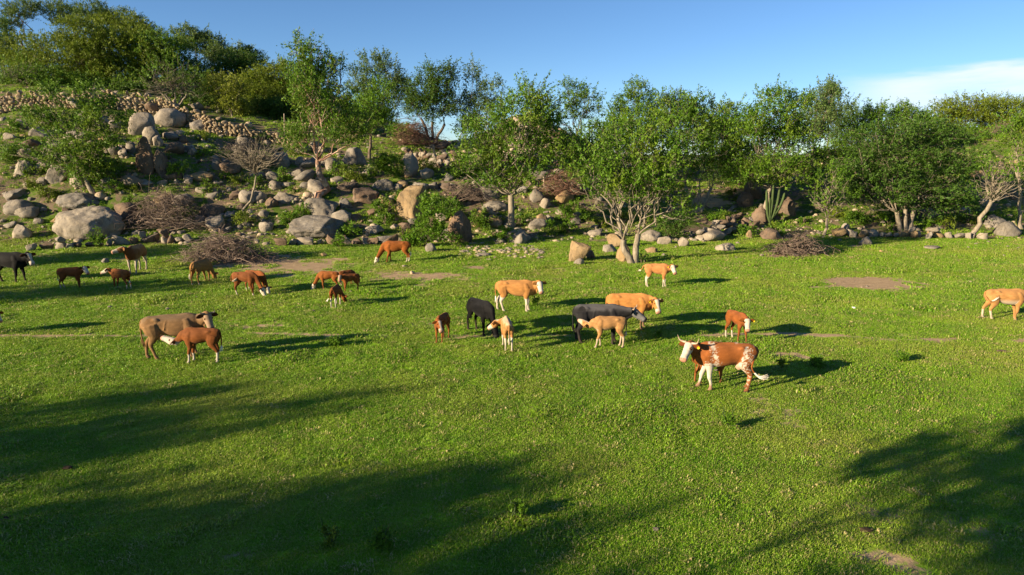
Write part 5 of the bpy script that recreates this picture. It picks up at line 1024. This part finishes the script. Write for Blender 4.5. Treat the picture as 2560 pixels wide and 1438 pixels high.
for c, me in zip(C, meshes):
    me.name = 'body'; n = len(me.vertices); V = np.empty(n * 3, np.float32); me.vertices.foreach_get('co', V); V = V.reshape(-1, 3).astype(float)
    Nn = np.empty(n * 3, np.float32); me.vertices.foreach_get('normal', Nn); Nz = Nn.reshape(-1, 3)[:, 2]
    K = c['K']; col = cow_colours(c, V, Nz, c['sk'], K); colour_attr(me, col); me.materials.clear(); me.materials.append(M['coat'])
    me.polygons.foreach_set('use_smooth', np.ones(len(me.polygons), bool))
    s = c['h'] / 1.30; root = thing(c['kind'], c['label'], c['kind'], c['g'] + [0, 0, -.03], math.radians(c['hdg']), 'grazing cattle herd')
    def child(name, b, m, par=root, colr=None):
        o = b.obj(name, M[m], par); o.scale = (s,) * 3 if par is root else (1, 1, 1)
        if colr is not None: colour_attr(o.data, np.tile(colr, (len(o.data.vertices), 1)))
        return o
    bo = link('body', me, root); bo.scale = (s,) * 3
    poll, a, sd, hu, hl, HS, LX = (K[k] for k in ('poll', 'a', 'sd', 'hu', 'hl', 'HS', 'LX')); ec = np.array(c.get('earcol', np.array(c['col']) * .75))
    for sg in (1, -1):
        r0 = poll + a * hl * .05 + sd * sg * .085 * HS + hu * .02; d = nrm(sd * sg * 1.0 - a * .10 - hu * .12 - np.array([0, 0, .12])); t = np.linspace(0, 1, 8); El = .20 * HS
        P = r0 + d * (t * El)[:, None] - np.array([0, 0, .03])[None] * (t ** 2)[:, None]; fl = nrm(a * .8 + hu * .5); wv = nrm(np.cross(d, fl)); fl = np.cross(wv, d)
        b = MB(); b.add(*loft(P, np.broadcast_to(wv, P.shape), np.broadcast_to(fl, P.shape), np.interp(t, [0, .2, .5, .8, 1], [.035, .058, .074, .055, .014]) * HS, np.interp(t, [0, .5, 1], [.026, .014, .006]) * HS, 12))
        e = child('ear', b, 'coat', colr=ec)
        if c.get('eartag') == sg:
            b = MB(); cc = P[5] + fl * .012 - wv * 0; vv = np.array([[-.03, -.035], [.03, -.035], [.036, .02], [0, .045], [-.036, .02]]); dn = nrm(np.array([0, 0, -1.]) - fl * np.dot([0, 0, -1.], fl)); sx = np.cross(fl, dn)
            F1 = [cc + sx * x + dn * (y + .01) + fl * .008 for x, y in vv]; F2 = [p_ - fl * .006 for p_ in F1]
            b.add(F1 + F2, [(i_, (i_ + 1) % 5, 5 + (i_ + 1) % 5, 5 + i_) for i_ in range(5)], [(0, 1, 2), (0, 2, 3), (0, 3, 4), (5, 7, 6), (5, 8, 7), (5, 9, 8)]); child('ear_tag', b, 'yellow', e)
        ey = link('eye', eye_me, root); ey.scale = (s * HS,) * 3; ey.location = Vector((poll + a * hl * .31 + sd * sg * .098 * HS + hu * .035 * HS) * s)
        if c.get('horns'):
            hn = c['horns']; L = dict(long=.26, up=.17, short=.10)[hn]; r0 = poll + a * hl * .0 + sd * sg * .07 + hu * .05
            uw = nrm(hu * .6 + np.array([0, 0, .8])); P = [r0, r0 + sd * sg * L * .42 + uw * L * .05, r0 + sd * sg * L * .70 + uw * L * .34 + a * .03, r0 + sd * sg * L * (.86 if hn == 'long' else .72) + uw * L * .82 + a * .02]
            b = MB(); b.add(*tube(P, np.array([.034, .028, .018, .004]) * (1 if hn != 'short' else .7), 10, (0, .1, 1), 4)); child('horn', b, c.get('hornmat', 'horn'))
    # tail
    x0 = -.80 * LX; tl = c.get('tail', (0, .02, 0)); A0 = np.array([x0 + .03, 0, 1.19])
    if tl == 'flank': P = [A0, A0 + [-.09, -.02, -.10], A0 + [-.03, -.22, -.32], A0 + [.14, -.27, -.34], A0 + [.30, -.27, -.22]] if math.cos(math.radians(c['hdg'])) > 0 else [A0, A0 + [-.09, .02, -.1], A0 + [-.03, .22, -.32], A0 + [.14, .27, -.34], A0 + [.30, .27, -.22]]
    elif tl == 'swish': P = [A0, A0 + [-.07, .02, -.12], A0 + [.10, .24, -.34], A0 + [.12, .30, -.52], A0 + [-.08, .30, -.72], A0 + [-.28, .28, -.70]]
    elif tl == 'back': P = [A0, A0 + [-.10, 0, -.04], A0 + [-.16, .0, -.18], A0 + [-.26, .02, -.28], A0 + [-.34, .02, -.28]]
    else: P = [A0, A0 + [-.07, tl[0] * .1, -.09], A0 + [-.085 + tl[2] * -.3, tl[0] * .5 + tl[1] * .5, -.35], A0 + [-.07 - tl[2] * .5, tl[0] + tl[1], -.60], A0 + [-.05 - tl[2], tl[0] * 1.3 + tl[1], -.72 if c['calf'] else -.80]]
    q = catmull(P, 6); m = len(q); k = int(m * .68); b = MB(); rr = np.interp(np.linspace(0, 1, m), [0, .15, .6, 1], [.045, .03, .02, .016])
    b.add(*tube(q[:k + 1], rr[:k + 1], 8, (.1, .9, .1))); tcol = np.array(c['col']); to = child('tail', b, 'coat', colr=tcol)
    b = MB(); hr = np.random.default_rng(c['seed'])
    for _ in range(9):
        o_ = hr.normal(0, .013, 3); Q = q[k - 1:] + o_ * np.linspace(.3, 2.4, m - k + 1)[:, None]; b.add(*tube(Q, np.interp(np.linspace(0, 1, len(Q)), [0, .4, 1], [.014, .014, .003]), 5, (.1, .9, .1)))
    child('tail_switch', b, 'coat', to, colr=np.array(c['white'] if c.get('white') else (.62, .52, .40)) if (c.get('sock', (0, 0))[1] > 0 or c.get('roan')) else tcol * .8)
